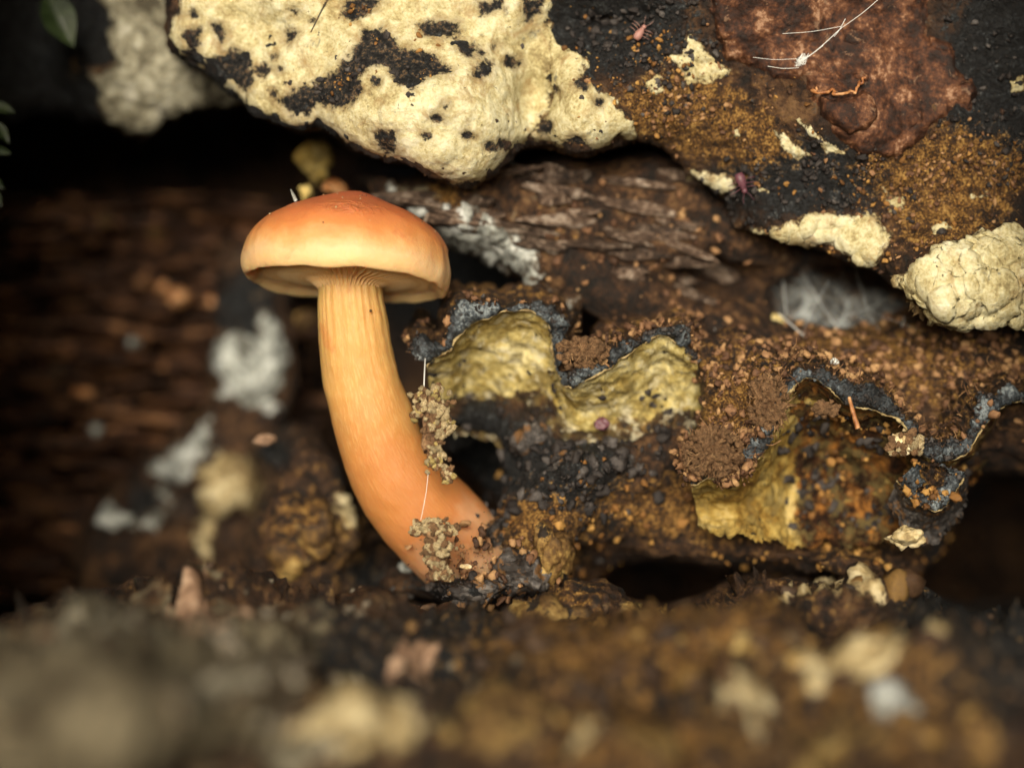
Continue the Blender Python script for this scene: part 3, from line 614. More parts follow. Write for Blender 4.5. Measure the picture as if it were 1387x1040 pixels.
# ------------------------------------------------------------------ ruffled brackets
UND = []
def bracket(label, rim, low, thick=0.16, D=0.5, back=2.6, n=260, under='yellow', seed=0.0, top='bark', stain_shade=lambda s_, t_: sstep(0.45, 1.0, t_) * 1.1):
    R = catmull(rim, n); L = catmull(low, n)
    root = link('bracket_fungus', None, label=label, cat='bracket fungus', group='ruffled brackets', loc=PX(*R[n // 2]))
    m = 70; t = np.linspace(0, 1, m)[:, None, None]
    Q = R[None] * (1 - t) + L[None] * t
    tt = t[..., 0]
    Q[..., 2] = R[None, :, 2] + (L[:, 2] - R[:, 2])[None] * np.sin(tt * math.pi / 2) ** 0.8 + D * np.sin(tt * math.pi) ** 0.8
    C0 = PXa(R[:, 0], R[:, 1], R[:, 2])
    C = C0 + 0.10 * np.stack([fbm(C0, 2.4, 5, 75 + seed, .6), fbm(C0, 2.0, 4, 74 + seed), fbm(C0, 2.4, 5, 76 + seed, .6)], -1)
    P = PXa(Q[..., 0], Q[..., 1], Q[..., 2]) + (C - C0)[None] * (1 - t)
    P[..., 2] += (0.30 * fbm(P[-1], 1.8, 5, 85 + seed, .65))[None] * t[..., 0] ** 2
    nn = grid_normals(P); nn = np.where(nn[..., 1:2] > 0, -nn, nn)
    fl = P.reshape(-1, 3)
    ed = sstep(0, 0.06, tt) * np.ones((1, n))
    P = P + nn * ((0.16 * fbm(fl, 1.3, 4, 70 + seed) + 0.07 * fbm(fl, 4.5, 4, 71 + seed)).reshape(m, n) * ed)[..., None]
    me = fast_mesh('underside', P.reshape(-1, 3), grid_faces(np.ones((m - 1, n - 1), bool)))
    sv = np.linspace(0, 1, n)[None] * np.ones((m, 1)); add_attr(me, 'stain_shade', (stain_shade(sv, tt + 0 * sv)).ravel())
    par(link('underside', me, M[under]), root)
    # rim band
    T = np.gradient(C, axis=0); N = np.stack([-T[:, 2], 0 * T[:, 0], T[:, 0]], -1); N /= np.linalg.norm(N, axis=1)[:, None] + 1e-9
    N = np.stack([blur2(N[:, k:k + 1] * np.ones((1, 1)), 6)[:, 0] for k in range(3)], -1)
    th = thick * (0.72 + 2.0 * fbm(C, 1.9, 5, 77 + seed, .6)); th = np.clip(th, thick * 0.18, thick * 1.6)
    a = np.linspace(-0.25, math.pi, 14)[:, None, None]
    B = C[None] + N[None] * (th[None, :, None] / 2) * (1 - np.cos(a)) - np.array([0, 1, 0]) * (th[None, :, None] * 0.6) * np.sin(a)
    fl = B.reshape(-1, 3)
    nb = grid_normals(B); nb = np.where(nb[..., 1:2] > 0, -nb, nb)
    B = B + nb * (0.10 * fbm(fl, 6, 5, 78 + seed, 0.65)).reshape(B.shape[:2])[..., None]
    par(link('rim', fast_mesh('rim', B.reshape(-1, 3), grid_faces(np.ones((13, n - 1), bool))), M['rim']), root)
    V, F = tube(C + np.array([0, -0.05, -0.012]), np.clip(0.008 + 0.045 * fbm(C, 4, 4, 79 + seed), 0.001, 0.04), 6, 0.8)
    par(link('pale_margin', fast_mesh('pale_margin', V, F), M['margin']), root)
    # top skin running back over the ledge
    k = 46; q = np.linspace(0, 1, k)[:, None, None]
    S = B[-1][None] + np.array([0, back, 0.0]) * q + N[None] * (0.25 * np.sin(q * math.pi * 0.6)) + np.array([0, 0, 0.12]) * q
    fl = S.reshape(-1, 3)
    S = S + np.array([0, 0, 1.0]) * ((0.28 * fbm(fl, 1.6, 5, 80 + seed)).reshape(k, n) * sstep(0, 0.2, q[..., 0]))[..., None]
    me = fast_mesh('top_skin', S.reshape(-1, 3), grid_faces(np.ones((k - 1, n - 1), bool)))
    mk = np.zeros((k, n, 3)); mk[..., 0] = 0.45; mk[..., 1] = 0.5 * (1 - q[..., 0])
    add_attr(me, 'mask', mk.reshape(-1, 3)); par(link('top_skin', me, M[top]), root)
    UND.append(P)
    return C, B, S, N

rimA = [(578, 497, .3), (590, 488, .2), (607, 474, .1), (628, 445, .05), (655, 428, 0), (690, 421, -.05), (722, 424, 0), (738, 440, .1), (748, 462, .3), (752, 490, .35), (758, 512, .2), (772, 524, 0), (790, 518, -.1), (815, 503, -.15), (845, 482, -.15),
        (872, 462, -.1), (898, 455, -.05), (918, 466, 0), (932, 482, .1), (945, 492, .2)]
lowA = [(583, 545, 1.0), (596, 570, 1.2), (612, 590, 1.4), (632, 598, 1.5), (658, 602, 1.5), (690, 600, 1.2), (718, 598, 1.0), (736, 600, .9), (750, 606, .85), (760, 610, .8), (770, 614, .8), (785, 618, .8), (800, 622, .8), (820, 626, .8), (845, 630, .8),
        (870, 632, .8), (895, 630, .8), (915, 622, .8), (935, 612, .8), (955, 600, .9)]
CA, BA, SA, NA = bracket('ruffled bracket fungus with yellow underside and two arches beside the mushroom', rimA, lowA, 0.24, 0.16, seed=0, stain_shade=lambda s_, t_: sstep(0.35, 0.85, t_) * 1.0)
rimB = [(935, 655, -.5), (960, 648, -.6), (990, 645, -.65), (1018, 628, -.7), (1038, 606, -.7), (1046, 580, -.7), (1056, 552, -.65), (1076, 524, -.6), (1100, 512, -.6), (1122, 522, -.6), (1140, 540, -.65), (1166, 552, -.7), (1192, 558, -.65), (1218, 568, -.55), (1232, 590, -.4),
        (1244, 612, -.3), (1266, 622, -.3), (1290, 622, -.4), (1312, 608, -.45), (1330, 582, -.4), (1344, 560, -.3), (1366, 545, -.1), (1392, 540, .1), (1440, 540, .4), (1520, 560, .6)]
lowB = [(950, 715, 0), (965, 722, .1), (990, 724, .1), (1010, 722, .2), (1030, 730, .3), (1050, 738, .5), (1066, 742, .7), (1090, 742, .8), (1110, 740, .85), (1130, 738, .85), (1150, 736, .85), (1172, 734, .8), (1192, 732, .8), (1212, 734, .7), (1226, 734, .6),
        (1240, 735, .6), (1262, 732, .6), (1284, 712, .9), (1306, 672, 1.1), (1326, 640, 1.2), (1346, 612, 1.4), (1370, 596, 1.6), (1396, 590, 1.8), (1440, 590, 2.0), (1520, 606, 2.2)]
CB, BB, SB, NB = bracket('ruffled bracket fungus with black crusted rim and rusty hollow at the right', rimB, lowB, 0.22, 0.60, under='ochre_dark', seed=3, n=380, stain_shade=lambda s_, t_: 0.0 + 0.72 * sstep(.23, .32, s_) + 0.15 * t_)  # hollow darkened in colour to imitate depth shade, over its own rust
rimC = [(1212, 652, -.35), (1226, 664, -.5), (1240, 678, -.6), (1262, 688, -.65), (1284, 680, -.65), (1296, 660, -.6), (1302, 640, -.45)]
lowC = [(1200, 690, .1), (1212, 705, .1), (1232, 722, .2), (1258, 728, .3), (1285, 720, .4), (1300, 700, .5), (1310, 675, .6)]
CC, BC, SC_, NC = bracket('small grey black bracket lobe drooping below the right bracket', rimC, lowC, 0.30, 0.2, back=0.9, n=120, under='dark_lump', seed=6)

def rough_blob(r, amp, freq, sub, sd, planes=6):
    V, F = ico(sub); V = V.copy()
    rg = np.random.default_rng(int(sd * 1000) % 99991)
    for _ in range(planes):
        q = rg.normal(size=3); q /= np.linalg.norm(q); c = rg.uniform(0.45, 0.8); e = np.clip(V @ q - c, 0, None); V = V - e[:, None] * q * 0.9
    n = fbm(V, freq, 4, sd); n2 = fbm(V, freq * 3.0, 4, sd + 50, 0.6); n3 = fbm(V, freq * 1.2, 3, sd + 80, ridge=True)
    return V * (1 + amp * n + amp * 0.5 * n2 + amp * 0.3 * n3)[:, None] * np.array(r), F

# ------------------------------------------------------------------ crumbs of soil: uncountable, one object each patch
def crumbs(name, pts, sizes, mat, label, sub=None, kind='stuff', cat='soil'):
    pts = np.asarray(pts); sizes = np.asarray(sizes)
    if sub is None:
        big = sizes > 0.022; bits = [crumb_arrays(pts[~big], sizes[~big], 1), crumb_arrays(pts[big], sizes[big] * 1.15, 2)]
    else: bits = [crumb_arrays(pts, sizes, sub)]
    V, F = join([b[:2] for b in bits]); rnd = np.concatenate([b[2] for b in bits])
    me = fast_mesh(name, V, F); add_attr(me, 'rnd', rnd)
    return link(name, me, M[mat], label=label, kind=kind, cat=cat)
def crumb_arrays(pts, sizes, sub):
    N = len(pts); Vi, Fi = ico(sub)
    var = []
    for k in range(8):
        v = Vi * (1 + 0.9 * fbm(Vi, 1.5, 3, 90 + k) + (0.35 if sub == 1 else 0.0) * RNG.normal(size=len(Vi)))[:, None] * RNG.uniform(0.45, 1.35, 3); var.append(v if sub == 1 else rough_blob(RNG.uniform(0.55, 1.25, 3), 1.0, 1.5, sub, 300 + k + N)[0])
    Vs = np.empty((N, len(Vi), 3)); rnd = np.repeat(RNG.random(N), len(Vi))
    q = RNG.normal(size=(N, 4)); q /= np.linalg.norm(q, axis=1)[:, None]
    a, b, c, d = q.T
    Rm = np.stack([1 - 2 * (c * c + d * d), 2 * (b * c - a * d), 2 * (b * d + a * c), 2 * (b * c + a * d), 1 - 2 * (b * b + d * d), 2 * (c * d - a * b), 2 * (b * d - a * c), 2 * (c * d + a * b), 1 - 2 * (b * b + c * c)], -1).reshape(N, 3, 3)
    for k in range(8):
        ix = np.arange(k, N, 8)
        if len(ix): Vs[ix] = np.einsum('nij,vj->nvi', Rm[ix], var[k]) * np.asarray(sizes)[ix, None, None] + pts[ix, None, :]
    F = (Fi[None] + (np.arange(N) * len(Vi))[:, None, None]).reshape(-1, 3)
    return Vs.reshape(-1, 3), F, rnd

def along(B, N, n, i0, i1, row, spread, up):
    """points near a rim band between fractions i0..i1, piled upward"""
    m = B.shape[1]; ii = RNG.integers(int(i0 * m), max(int(i0 * m) + 1, int(i1 * m) - 1), n); rr = RNG.integers(row[0], row[1] + 1, n)
    p = B[rr, ii] + RNG.normal(size=(n, 3)) * spread
    return p + np.abs(RNG.normal(size=(n, 1))) * up * (np.array([0, 0, 1.0]))
def psize(n, a, b): return a + (b - a) * RNG.random(n) ** 4
def gate(p, lo=-0.05, f=1.3, sd=7.0): return p[fbm(p, f, 3, sd) > lo]

pA = np.vstack([along(BA, NA, 90, 0, .30, (10, 13), .03, .03), along(BA, NA, 60, .5, 1, (9, 13), .04, .04), along(SA, NA, 1500, .45, 1, (4, 22), .06, .04), along(SA, NA, 200, 0, .4, (4, 14), .05, .03)])
pA = gate(pA); crumbs('soil_crumbs', pA, psize(len(pA), .008, .07), 'soil', 'brown soil crumbs scattered along the rim of the two arched bracket')
pB = np.vstack([along(BB, NB, 1500, .0, .13, (3, 13), .06, .07), along(BB, NB, 160, .13, .27, (10, 13), .04, .03), along(SB, NB, 2200, .0, .33, (3, 20), .08, .07), along(BB, NB, 90, .3, 1, (3, 13), .04, .02), along(SB, NB, 3000, .3, .95, (7, 40), .06, .04)])
pB = gate(pB, -.12); crumbs('soil_crumbs', pB, psize(len(pB), .007, .062), 'soil', 'reddish brown soil crumbs heaped on the right bracket')
def on_mass(mass, n, cx, cy, sx, sy, dmin=0):
    px = RNG.normal(cx, sx, n); py = RNG.normal(cy, sy, n); P, nn = mass.at(px, py)
    return P + nn * 0.02
pG = np.vstack([on_mass(OVM, 260, 920, 140, 70, 40), on_mass(OVM, 200, 880, 70, 50, 30), on_mass(OVM, 160, 540, 85, 40, 18), on_mass(OVM, 90, 470, 110, 40, 18), on_mass(OVM, 400, 1250, 240, 90, 40), on_mass(OVM, 200, 1180, 330, 80, 30), on_mass(OVM, 60, 480, 20, 18, 20)])
pG = gate(pG, .0, 2.2); crumbs('wood_granules', pG, psize(len(pG), .008, .045), 'granule', 'tiny orange granules sprinkled over the dark overhang bark', cat='granules')
pM = np.vstack([on_mass(MND, 260, 1190, 740, 50, 25), on_mass(MND, 60, 1000, 740, 40, 20), on_mass(MND, 200, 740, 740, 50, 50), on_mass(MND, 150, 850, 690, 70, 40), along(BC, NC, 150, 0, 1, (3, 13), .03, .02)])
pM = gate(pM, -.05, 2.2); crumbs('wood_granules', pM, psize(len(pM), .015, .06), 'granule', 'tiny orange granules in the rusty hollow under the right bracket', cat='granules')
pK = gate(np.vstack([on_mass(OVM, 500, 830, 40, 60, 35), on_mass(OVM, 900, 1080, 245, 75, 35), on_mass(OVM, 500, 1340, 130, 40, 90), on_mass(OVM, 420, 930, 110, 60, 50), on_mass(OVM, 240, 480, 105, 60, 22)]), -.1, 2.0)
crumbs('bark_flakes', pK, psize(len(pK), .007, .05), 'dark_soil', 'blue black bark flakes flaking off the right overhang', cat='bark')
pT = gate(np.vstack([on_mass(OVM, 700, 930, 150, 80, 45), on_mass(OVM, 900, 1260, 245, 90, 45), on_mass(OVM, 300, 1180, 330, 80, 30)]), -.1, 2.0)
crumbs('bark_crumbs', pT, psize(len(pT), .006, .042), 'soil', 'rusty brown crumbs clinging to the right overhang', cat='soil')
pR = np.vstack([along(BA, NA, 900, 0, 1, (5, 13), .02, .01), along(BB, NB, 1300, .15, 1, (3, 13), .02, .01), along(BC, NC, 300, 0, 1, (3, 13), .02, .01)])
pR = gate(pR, -.1, 2.5); crumbs('rim_grit', pR, psize(len(pR), .008, .032), 'dark_soil', 'blue black grit crusted on the bracket rims', cat='grit')
pS = gate(np.vstack([on_mass(BRG, 1100, 1010, 545, 38, 60), on_mass(BRG, 500, 975, 610, 28, 24)]), -.15, 2.0)
crumbs('soil_crumbs', pS, psize(len(pS), .007, .06), 'soil', 'brown soil crumbs on the bank between the two brackets')
fb = []
for arr, n_, f0, f1 in ((SB, 420, 0, .95), (SA, 160, .4, 1), (BB[::-1], 160, 0, .3)):
    for q in along(arr, None, n_, f0, f1, (0, min(12, arr.shape[0] - 1)), .05, .05):
        d = RNG.normal(size=3); d /= np.linalg.norm(d); L = RNG.uniform(.05, .22); fb.append(tube(catmull([q, q + d * L * .5 + RNG.normal(size=3) * .03, q + d * L], 5), RNG.uniform(.003, .007), 4))
V, F = join(fb); me = fast_mesh('soil_fibres', V, F); add_attr(me, 'rnd', np.repeat(RNG.random(len(fb)), 20)); link('soil_fibres', me, M['soil'], kind='stuff', label='fine rootlets and splinters mixed in the soil on the brackets', cat='fibres')
uB = UND[1]; jj = RNG.integers(8, 62, 700); ii = RNG.integers(int(.30 * 380), int(.76 * 380), 700)
pU = gate(uB[jj, ii] + np.array([0, -.015, 0]), -.05, 2.4, 5.0)
crumbs('wood_granules', pU, psize(len(pU), .008, .055), 'granule', 'orange granules stuck to the roof of the right bracket hollow', cat='granules')
jj = RNG.integers(6, 62, 900); ii = RNG.integers(int(.24 * 380), int(.78 * 380), 900); pU = gate(uB[jj, ii], .0, 2.0, 15.0)
crumbs('dark_crumbs', pU, psize(len(pU), .01, .08), 'dark_soil', 'blackish crumbs in the hollow of the right bracket', cat='soil')
uA = UND[0]; jj = RNG.integers(10, 66, 420); ii = RNG.integers(4, 256, 420); pU = gate(uA[jj, ii], .05, 2.0, 25.0)
crumbs('dark_crumbs', pU, psize(len(pU), .008, .05), 'dark_soil', 'blackish grit dotting the yellow arches', cat='soil')
pD = np.vstack([on_mass(MND, 260, 770, 640, 55, 40), on_mass(MND, 200, 660, 800, 60, 25), on_mass(MND, 160, 850, 590, 70, 25)])
crumbs('dark_crumbs', pD, psize(len(pD), .015, .10), 'dark_soil', 'blue black crumbs below the two arched bracket', cat='soil')
pL = np.vstack([on_mass(LED, 900, 1180, 500, 120, 40), on_mass(LED, 300, 800, 330, 120, 40), on_mass(LED, 260, 1330, 500, 60, 50)])
crumbs('ledge_crumbs', pL, psize(len(pL), .012, .065), 'soil', 'brown crumbs lying on the wood ledge behind the brackets', cat='soil')

# ------------------------------------------------------------------ lumps: chunks, clods
_lump_n = [0]
def lump_mesh(name, r, amp=0.45, freq=0.9, sub=4, seed=None, flat=None):
    _lump_n[0] += 1; sd = _lump_n[0] * 1.37 if seed is None else seed
    W, F = rough_blob(r, amp, freq, sub, sd)
    return fast_mesh(name, W, F)
def lump(name, px, py, y, wpx, hpx, mat, label, cat, group=None, dep=None, rot=0.0, amp=0.45, freq=0.9, sub=4, kind=None, lobes=None):
    s = SCL(y); r = np.array((wpx * s / 2, (dep if dep else min(wpx, hpx) * s * 0.6), hpx * s / 2))
    nl = lobes if lobes is not None else (1 if max(wpx, hpx) < 36 else 7)
    if nl <= 1: me = lump_mesh(name, r, amp, freq, sub)
    else:
        ps = []
        for k in range(nl):
            _lump_n[0] += 1; f = RNG.uniform(0.38, 0.72)
            a = RNG.uniform(0, 6.283); q = math.sqrt(RNG.random()) * (1 - f) * 1.15
            v, fc = rough_blob(np.minimum(r, r.min() * 1.7) * f * RNG.uniform(.8, 1.25, 3), 0.75, 1.1, 3 if nl > 3 else 4, _lump_n[0] * 1.37)
            ps.append((v + np.array([math.cos(a) * q * r[0], RNG.uniform(-.5, .5) * r[1], math.sin(a) * q * r[2]]), fc))
        V, F = join(ps); me = fast_mesh(name, V, F)
    o = link(name, me, M[mat], label=label, cat=cat, group=group, kind=kind, loc=PX(px, py, y))
    o.rotation_euler = (0, math.radians(rot), RNG.uniform(-.3, .3)); return o

ledge_splinters()

def clod(px, py, y, wpx, hpx, n, mats, label, name='soil_clod', size=(5, 10), shape=None, group=None, fuzz=0):
    """a thing made of crumb parts"""
    s = SCL(y); base = PX(px, py, y); root = link(name, None, label=label, cat='soil clod', group=group, loc=base)
    core = lump_mesh('core', (wpx * s * .30, min(wpx, hpx) * s * .28, hpx * s * .36), 0.8, 2.0, 4); c = link('core', core, M[mats[-1]], parent=root)
    protos = [[lump_mesh('crumb', (1, 1, 1), 0.95, 1.7, 2) for _ in range(4)] for _ in mats]
    for k, mm in enumerate(mats):
        for p in protos[k]: p.materials.append(M[mm])
    for k in range(n):
        if shape: ox, oz = shape(RNG)
        else:
            a = RNG.uniform(0, 6.283); rr = math.sqrt(RNG.random()); ox, oz = rr * math.cos(a) * wpx / 2, rr * math.sin(a) * hpx / 2
        q = max(0.0, 1 - (ox / (wpx / 2)) ** 2 - (oz / (hpx / 2)) ** 2)
        oy = -math.sqrt(q) * min(wpx, hpx) * 0.36 * RNG.uniform(0.6, 1.0)
        mi = int(RNG.choice(len(mats), p=[.6, .4] if len(mats) == 2 else ([.5, .15, .35] if len(mats) == 3 else None)))
        o = link('crumb', protos[mi][k % 4], None, parent=root, loc=(ox * s, oy * s, oz * s))
        r = RNG.uniform(*size) * s * 0.5; o.scale = (r * RNG.uniform(.8, 1.3), r, r * RNG.uniform(.8, 1.2)); o.rotation_euler = RNG.uniform(0, 6, 3)
    fz = []
    for k in range(fuzz):
        a = RNG.uniform(0, 6.283); b = RNG.uniform(0, 1.57); q = np.array([math.cos(a) * math.sin(b) * wpx * .5, -math.cos(b) * min(wpx, hpx) * .4, math.sin(a) * math.sin(b) * hpx * .5]) * s * RNG.uniform(.75, 1.02)
        d = q / np.linalg.norm(q) * 0.6 + RNG.normal(size=3) * .6; L = RNG.uniform(5, 15) * s
        fz.append(tube(catmull([q, q + d * L * .5 + RNG.normal(size=3) * L * .12, q + d * L], 5), .006, 4))
    if fz:
        V, F = join(fz); link('root_hairs', fast_mesh('root_hairs', V, F), M[mats[0]], parent=root, kind='stuff')
    return root

def shp_upper(r):
    pts = [(-16, 45, 13), (8, 52, 13), (-20, 28, 10), (16, 35, 9), (4, 15, 14), (12, 0, 15), (22, 10, 9), (10, -20, 13), (4, -36, 14), (16, -48, 12), (22, -58, 6), (2, 30, 12)]
    x, z, q = pts[r.integers(len(pts))]; return r.normal(x, q * .5), r.normal(z, q * .5)
def shp_lower(r):
    pts = [(-25, 30, 9), (-14, 34, 9), (2, 30, 9), (14, 38, 9), (22, 28, 8), (-8, 8, 12), (6, 0, 14), (16, 8, 10), (-12, -4, 9), (6, -22, 12), (14, -36, 8), (2, -34, 6)]
    x, z, q = pts[r.integers(len(pts))]; return r.normal(x, q * .5), r.normal(z, q * .5)
clod(585, 586, -.78, 46, 126, 220, ('crumb_tan', 'crumb_yellow', 'crumb_brown'), 'crumbly tan soil clod clinging to the right side of the stem', size=(4, 11), shape=shp_upper, group='soil clods on the mushroom stem')
clod(590, 745, -.92, 52, 86, 200, ('crumb_tan', 'crumb_tan', 'crumb_brown'), 'crumbly tan soil clod stuck near the foot of the stem', size=(4, 11), shape=shp_lower, group='soil clods on the mushroom stem')
lump('soil_crumb', 631, 768, -.8, 16, 9, 'crumb_tan', 'single tan soil crumb right of the lower clod', 'soil crumb', sub=3)
clod(790, 478, -.2, 66, 44, 110, ('crumb_brown', 'crumb_brown'), 'reddish soil clod lodged between the two bracket arches', size=(4, 12), fuzz=40)
clod(965, 612, -.85, 84, 66, 260, ('crumb_brown', 'crumb_brown'), 'fuzzy brown soil clod on the left corner of the right bracket', size=(3, 10), fuzz=160)
clod(1040, 545, -.75, 54, 78, 220, ('crumb_brown', 'crumb_brown'), 'fuzzy brown soil clod left of the right bracket arch', size=(3, 10), fuzz=130)
clod(1115, 553, -.78, 40, 22, 26, ('crumb_brown', 'crumb_brown'), 'small red brown soil clod under the right arch rim', size=(6, 11))
clod(1225, 600, -.5, 56, 36, 40, ('crumb_brown', 'crumb_tan'), 'tan soil clod under the sagging right rim', size=(6, 13))
V, F = tube(catmull([PX(1150, 538, -.95), PX(1155, 556, -1.0), PX(1162, 580, -1.0)], 12), np.linspace(.022, .035, 12), 6, .3)
link('wood_splinter', fast_mesh('wood_splinter', V, F), M['red_edge'], label='thin orange splinter dangling from the right bracket rim', cat='splinter')

# ------------------------------------------------------------------ the mushroom
def mush_cap_mat():
    m = NT('cap_skin')
    h = m.attr('hgt'); n1 = m.noise(1.6, 5, 0.6, 0.3); n2 = m.noise(9, 6, 0.6)
    f = m.math('ADD', h, m.math('MULTIPLY_ADD', n1, 0.34, -0.17)); f = m.math('ADD', f, m.math('MULTIPLY_ADD', n2, 0.12, -0.06))
    c = m.ramp(f, [(0.0, (0.78, 0.48, 0.22)), (0.14, (0.74, 0.49, 0.25)), (0.27, (0.66, 0.35, 0.135)), (0.42, (0.58, 0.23, 0.07)), (0.60, (0.50, 0.155, 0.05)), (0.84, (0.46, 0.125, 0.052)), (1, (0.42, 0.105, 0.052))])
    c = m.mix(m.math('MULTIPLY', m.maprange(m.noise(2.6, 6, 0.65, 0.5), 0.56, 0.70), 0.4), c, (0.42, 0.11, 0.04))
    spk = m.maprange(m.noise(28, 4, 0.6), 0.68, 0.74); c = m.mix(m.math('MULTIPLY', spk, 0.35), c, (0.85, 0.62, 0.40))
    n = m.bump(m.noise(3, 5, .6), 0.35, 0.06); n = m.bump(n2, 0.35, 0.03, n); n = m.bump(m.noise(55, 5, 0.6), 0.45, 0.014, n)
    wr = m.noise(5.5, 4, 0.55, 2.2); n = m.bump(m.math('MULTIPLY', m.maprange(wr, 0.35, 0.65), m.attr('wrk')), 0.6, 0.06, n)
    return m.done(c, n, 0.48, 0.42, 0.5, (0.4, 0.15, 0.06))
def stem_mat():
    m = NT('stem_skin')
    uv = m.attr('suv', 'Vector'); v = m.attr('len')
    mp = m.n('ShaderNodeMapping'); m.l(uv, mp.inputs[0]); mp.inputs['Scale'].default_value = (12, 12, 5.0)
    st = m.noise(1.6, 6, 0.65, 0.3, mp.outputs[0]); n1 = m.noise(1.3, 4, 0.55)
    f = m.math('ADD', v, m.math('MULTIPLY_ADD', n1, 0.4, -0.2))
    c = m.ramp(f, [(0, (0.56, 0.29, 0.08)), (0.12, (0.62, 0.365, 0.12)), (0.36, (0.60, 0.33, 0.10)), (0.56, (0.53, 0.225, 0.062)), (0.8, (0.48, 0.19, 0.06)), (0.97, (0.56, 0.36, 0.22))])
    fib = m.math('MULTIPLY', m.maprange(st, 0.46, 0.66), m.maprange(v, 0.42, 0.70, 0.36, 0.05))
    c = m.mix(fib, c, (0.74, 0.50, 0.22))
    c = m.mix(m.math('MULTIPLY', m.maprange(m.noise(2.2, 4, 0.6), 0.6, 0.72), 0.45), c, (0.52, 0.16, 0.04))
    n = m.bump(st, 0.5, 0.03); n = m.bump(m.noise(30, 5, 0.6), 0.3, 0.012, n)
    return m.done(c, n, 0.5, 0.4, 0.5, (0.4, 0.15, 0.06))
M['cap'] = mush_cap_mat(); M['stem'] = stem_mat()
M['gill'] = crust_mat('gill_flesh', [(0, (0.78, 0.38, 0.13)), (1, (0.90, 0.56, 0.25))], 2, 20, 0.25, 0.01, 0.6, 0.3, sss=0.4)

axis = np.array([(473, 352, 44), (474, 385, 42), (477, 430, 45), (485, 490, 50), (500, 550, 55), (520, 610, 60), (548, 660, 66), (586, 706, 70), (630, 750, 70), (678, 795, 60)], float)
A = catmull(axis, 150)
yst = 0.10 + 1.1 * np.linspace(0, 1, 150) ** 2
C = PXa(A[:, 0], A[:, 1], yst)
mush = link('mushroom', None, label='small orange mushroom with domed cap and curved stem growing from the rotten log', cat='mushroom', loc=C[-1])
T = np.gradient(C, axis=0); T /= np.linalg.norm(T, axis=1)[:, None]
SEG = 120; th = np.linspace(0, 2 * math.pi, SEG + 1)[:-1]
Nn = np.stack([T[:, 2], 0 * T[:, 0], -T[:, 0]], -1); Nn *= -1; Bn = np.array([0, -1.0, 0])
ring = np.cos(th)[None, :, None] * Nn[:, None, :] + np.sin(th)[None, :, None] * Bn
S0 = C[:, None, :] + ring * (A[:, 2] / 100)[:, None, None]
S0 = S0 + ring * (0.05 * fbm(S0.reshape(-1, 3), 0.9, 3, 101) + 0.015 * fbm(S0.reshape(-1, 3), 3.5, 3, 102)).reshape(150, SEG)[..., None]
S0 = S0 + ring * (0.012 * np.sin(th * 23 + 1.5 * np.sin(th * 5)))[None, :, None] * sstep(0.5, 0.0, np.linspace(0, 1, 150))[:, None, None]
idx = np.arange(150 * SEG).reshape(150, SEG); nx = np.roll(idx, -1, 1)
F = np.stack([idx[:-1], nx[:-1], nx[1:], idx[1:]], -1).reshape(-1, 4)
me = fast_mesh('stem', S0.reshape(-1, 3), F); vv = np.linspace(0, 1, 150)[:, None] * np.ones((1, SEG))
add_attr(me, 'len', vv.ravel()); add_attr(me, 'suv', np.stack([np.cos(th)[None] + 0 * vv, np.sin(th)[None] + 0 * vv, vv * 4], -1).reshape(-1, 3))
par(link('stem', me, M['stem']), mush)
V, F = ico(3); V = V * (1 + 0.5 * fbm(V, 1.4, 3, 5))[:, None] * 0.018
par(link('speck', fast_mesh('speck', V + np.array(PX(502, 421, -.29)), F), M['crumb_brown']), mush)

cap_c = PX(470, 381, 0.10)
capR = Matrix.Translation(cap_c) @ Matrix.Rotation(math.radians(4.0), 4, 'Y') @ Matrix.Rotation(math.radians(-7.5), 4, 'X')
prof = catmull([(0.0, 1.235, 0), (0.14, 1.225, 0), (0.36, 1.15, 0), (0.66, 1.03, 0), (0.95, 0.90, 0), (1.20, 0.735, 0), (1.365, 0.51, 0), (1.435, 0.27, 0), (1.435, 0.10, 0), (1.40, 0.0, 0), (1.355, -0.035, 0), (1.31, -0.01, 0), (1.22, 0.05, 0), (1.0, 0.10, 0), (0.7, 0.08, 0), (0.36, -0.04, 0)], 170)[:, :2]
SG = 220; ph = np.linspace(0, 2 * math.pi, SG + 1)[:-1]
rr = prof[:, 0][:, None]; hh = prof[:, 1][:, None]
ring2 = np.stack([np.cos(ph), np.sin(ph), 0 * ph], -1)
wav = fbm(ring2, 0.9, 3, 111); wav2 = fbm(ring2, 3.2, 3, 112)
edgew = np.clip(rr / 1.4, 0, 1) ** 3
R2 = rr * (1 + edgew * (0.05 * wav + 0.012 * wav2)[None]); H2 = hh + edgew * (0.13 * wav + 0.03 * wav2)[None] * (hh < 0.5)
P = np.stack([R2 * np.cos(ph), R2 * np.sin(ph), H2 + 0 * R2], -1)
fl = P.reshape(-1, 3)
outer = (np.arange(170) < 108)[:, None] * np.ones((1, SG))
wr = (np.exp(-((fl[:, 0] - 0.05) / 0.36) ** 2 - ((fl[:, 2] - 0.80) / 0.10) ** 2) * (fl[:, 1] < 0)).reshape(170, SG) * outer
nn = grid_normals(P); nn = np.where((np.sum(nn * P, -1, keepdims=True) < 0), -nn, nn)
P = P + nn * ((0.018 * fbm(fl, 2.2, 3, 115)).reshape(170, SG) * outer + wr * (0.055 * fbm(fl * np.array([.8, .8, 2.4]), 3.6, 3, 116, ridge=True)).reshape(170, SG))[..., None]
idx = np.arange(170 * SG).reshape(170, SG); nx_ = np.roll(idx, -1, 1)
F = np.stack([idx[:-1], idx[1:], nx_[1:], nx_[:-1]], -1).reshape(-1, 4)
Pw = P.reshape(-1, 3) @ np.array(capR.to_3x3()).T + np.array(cap_c)
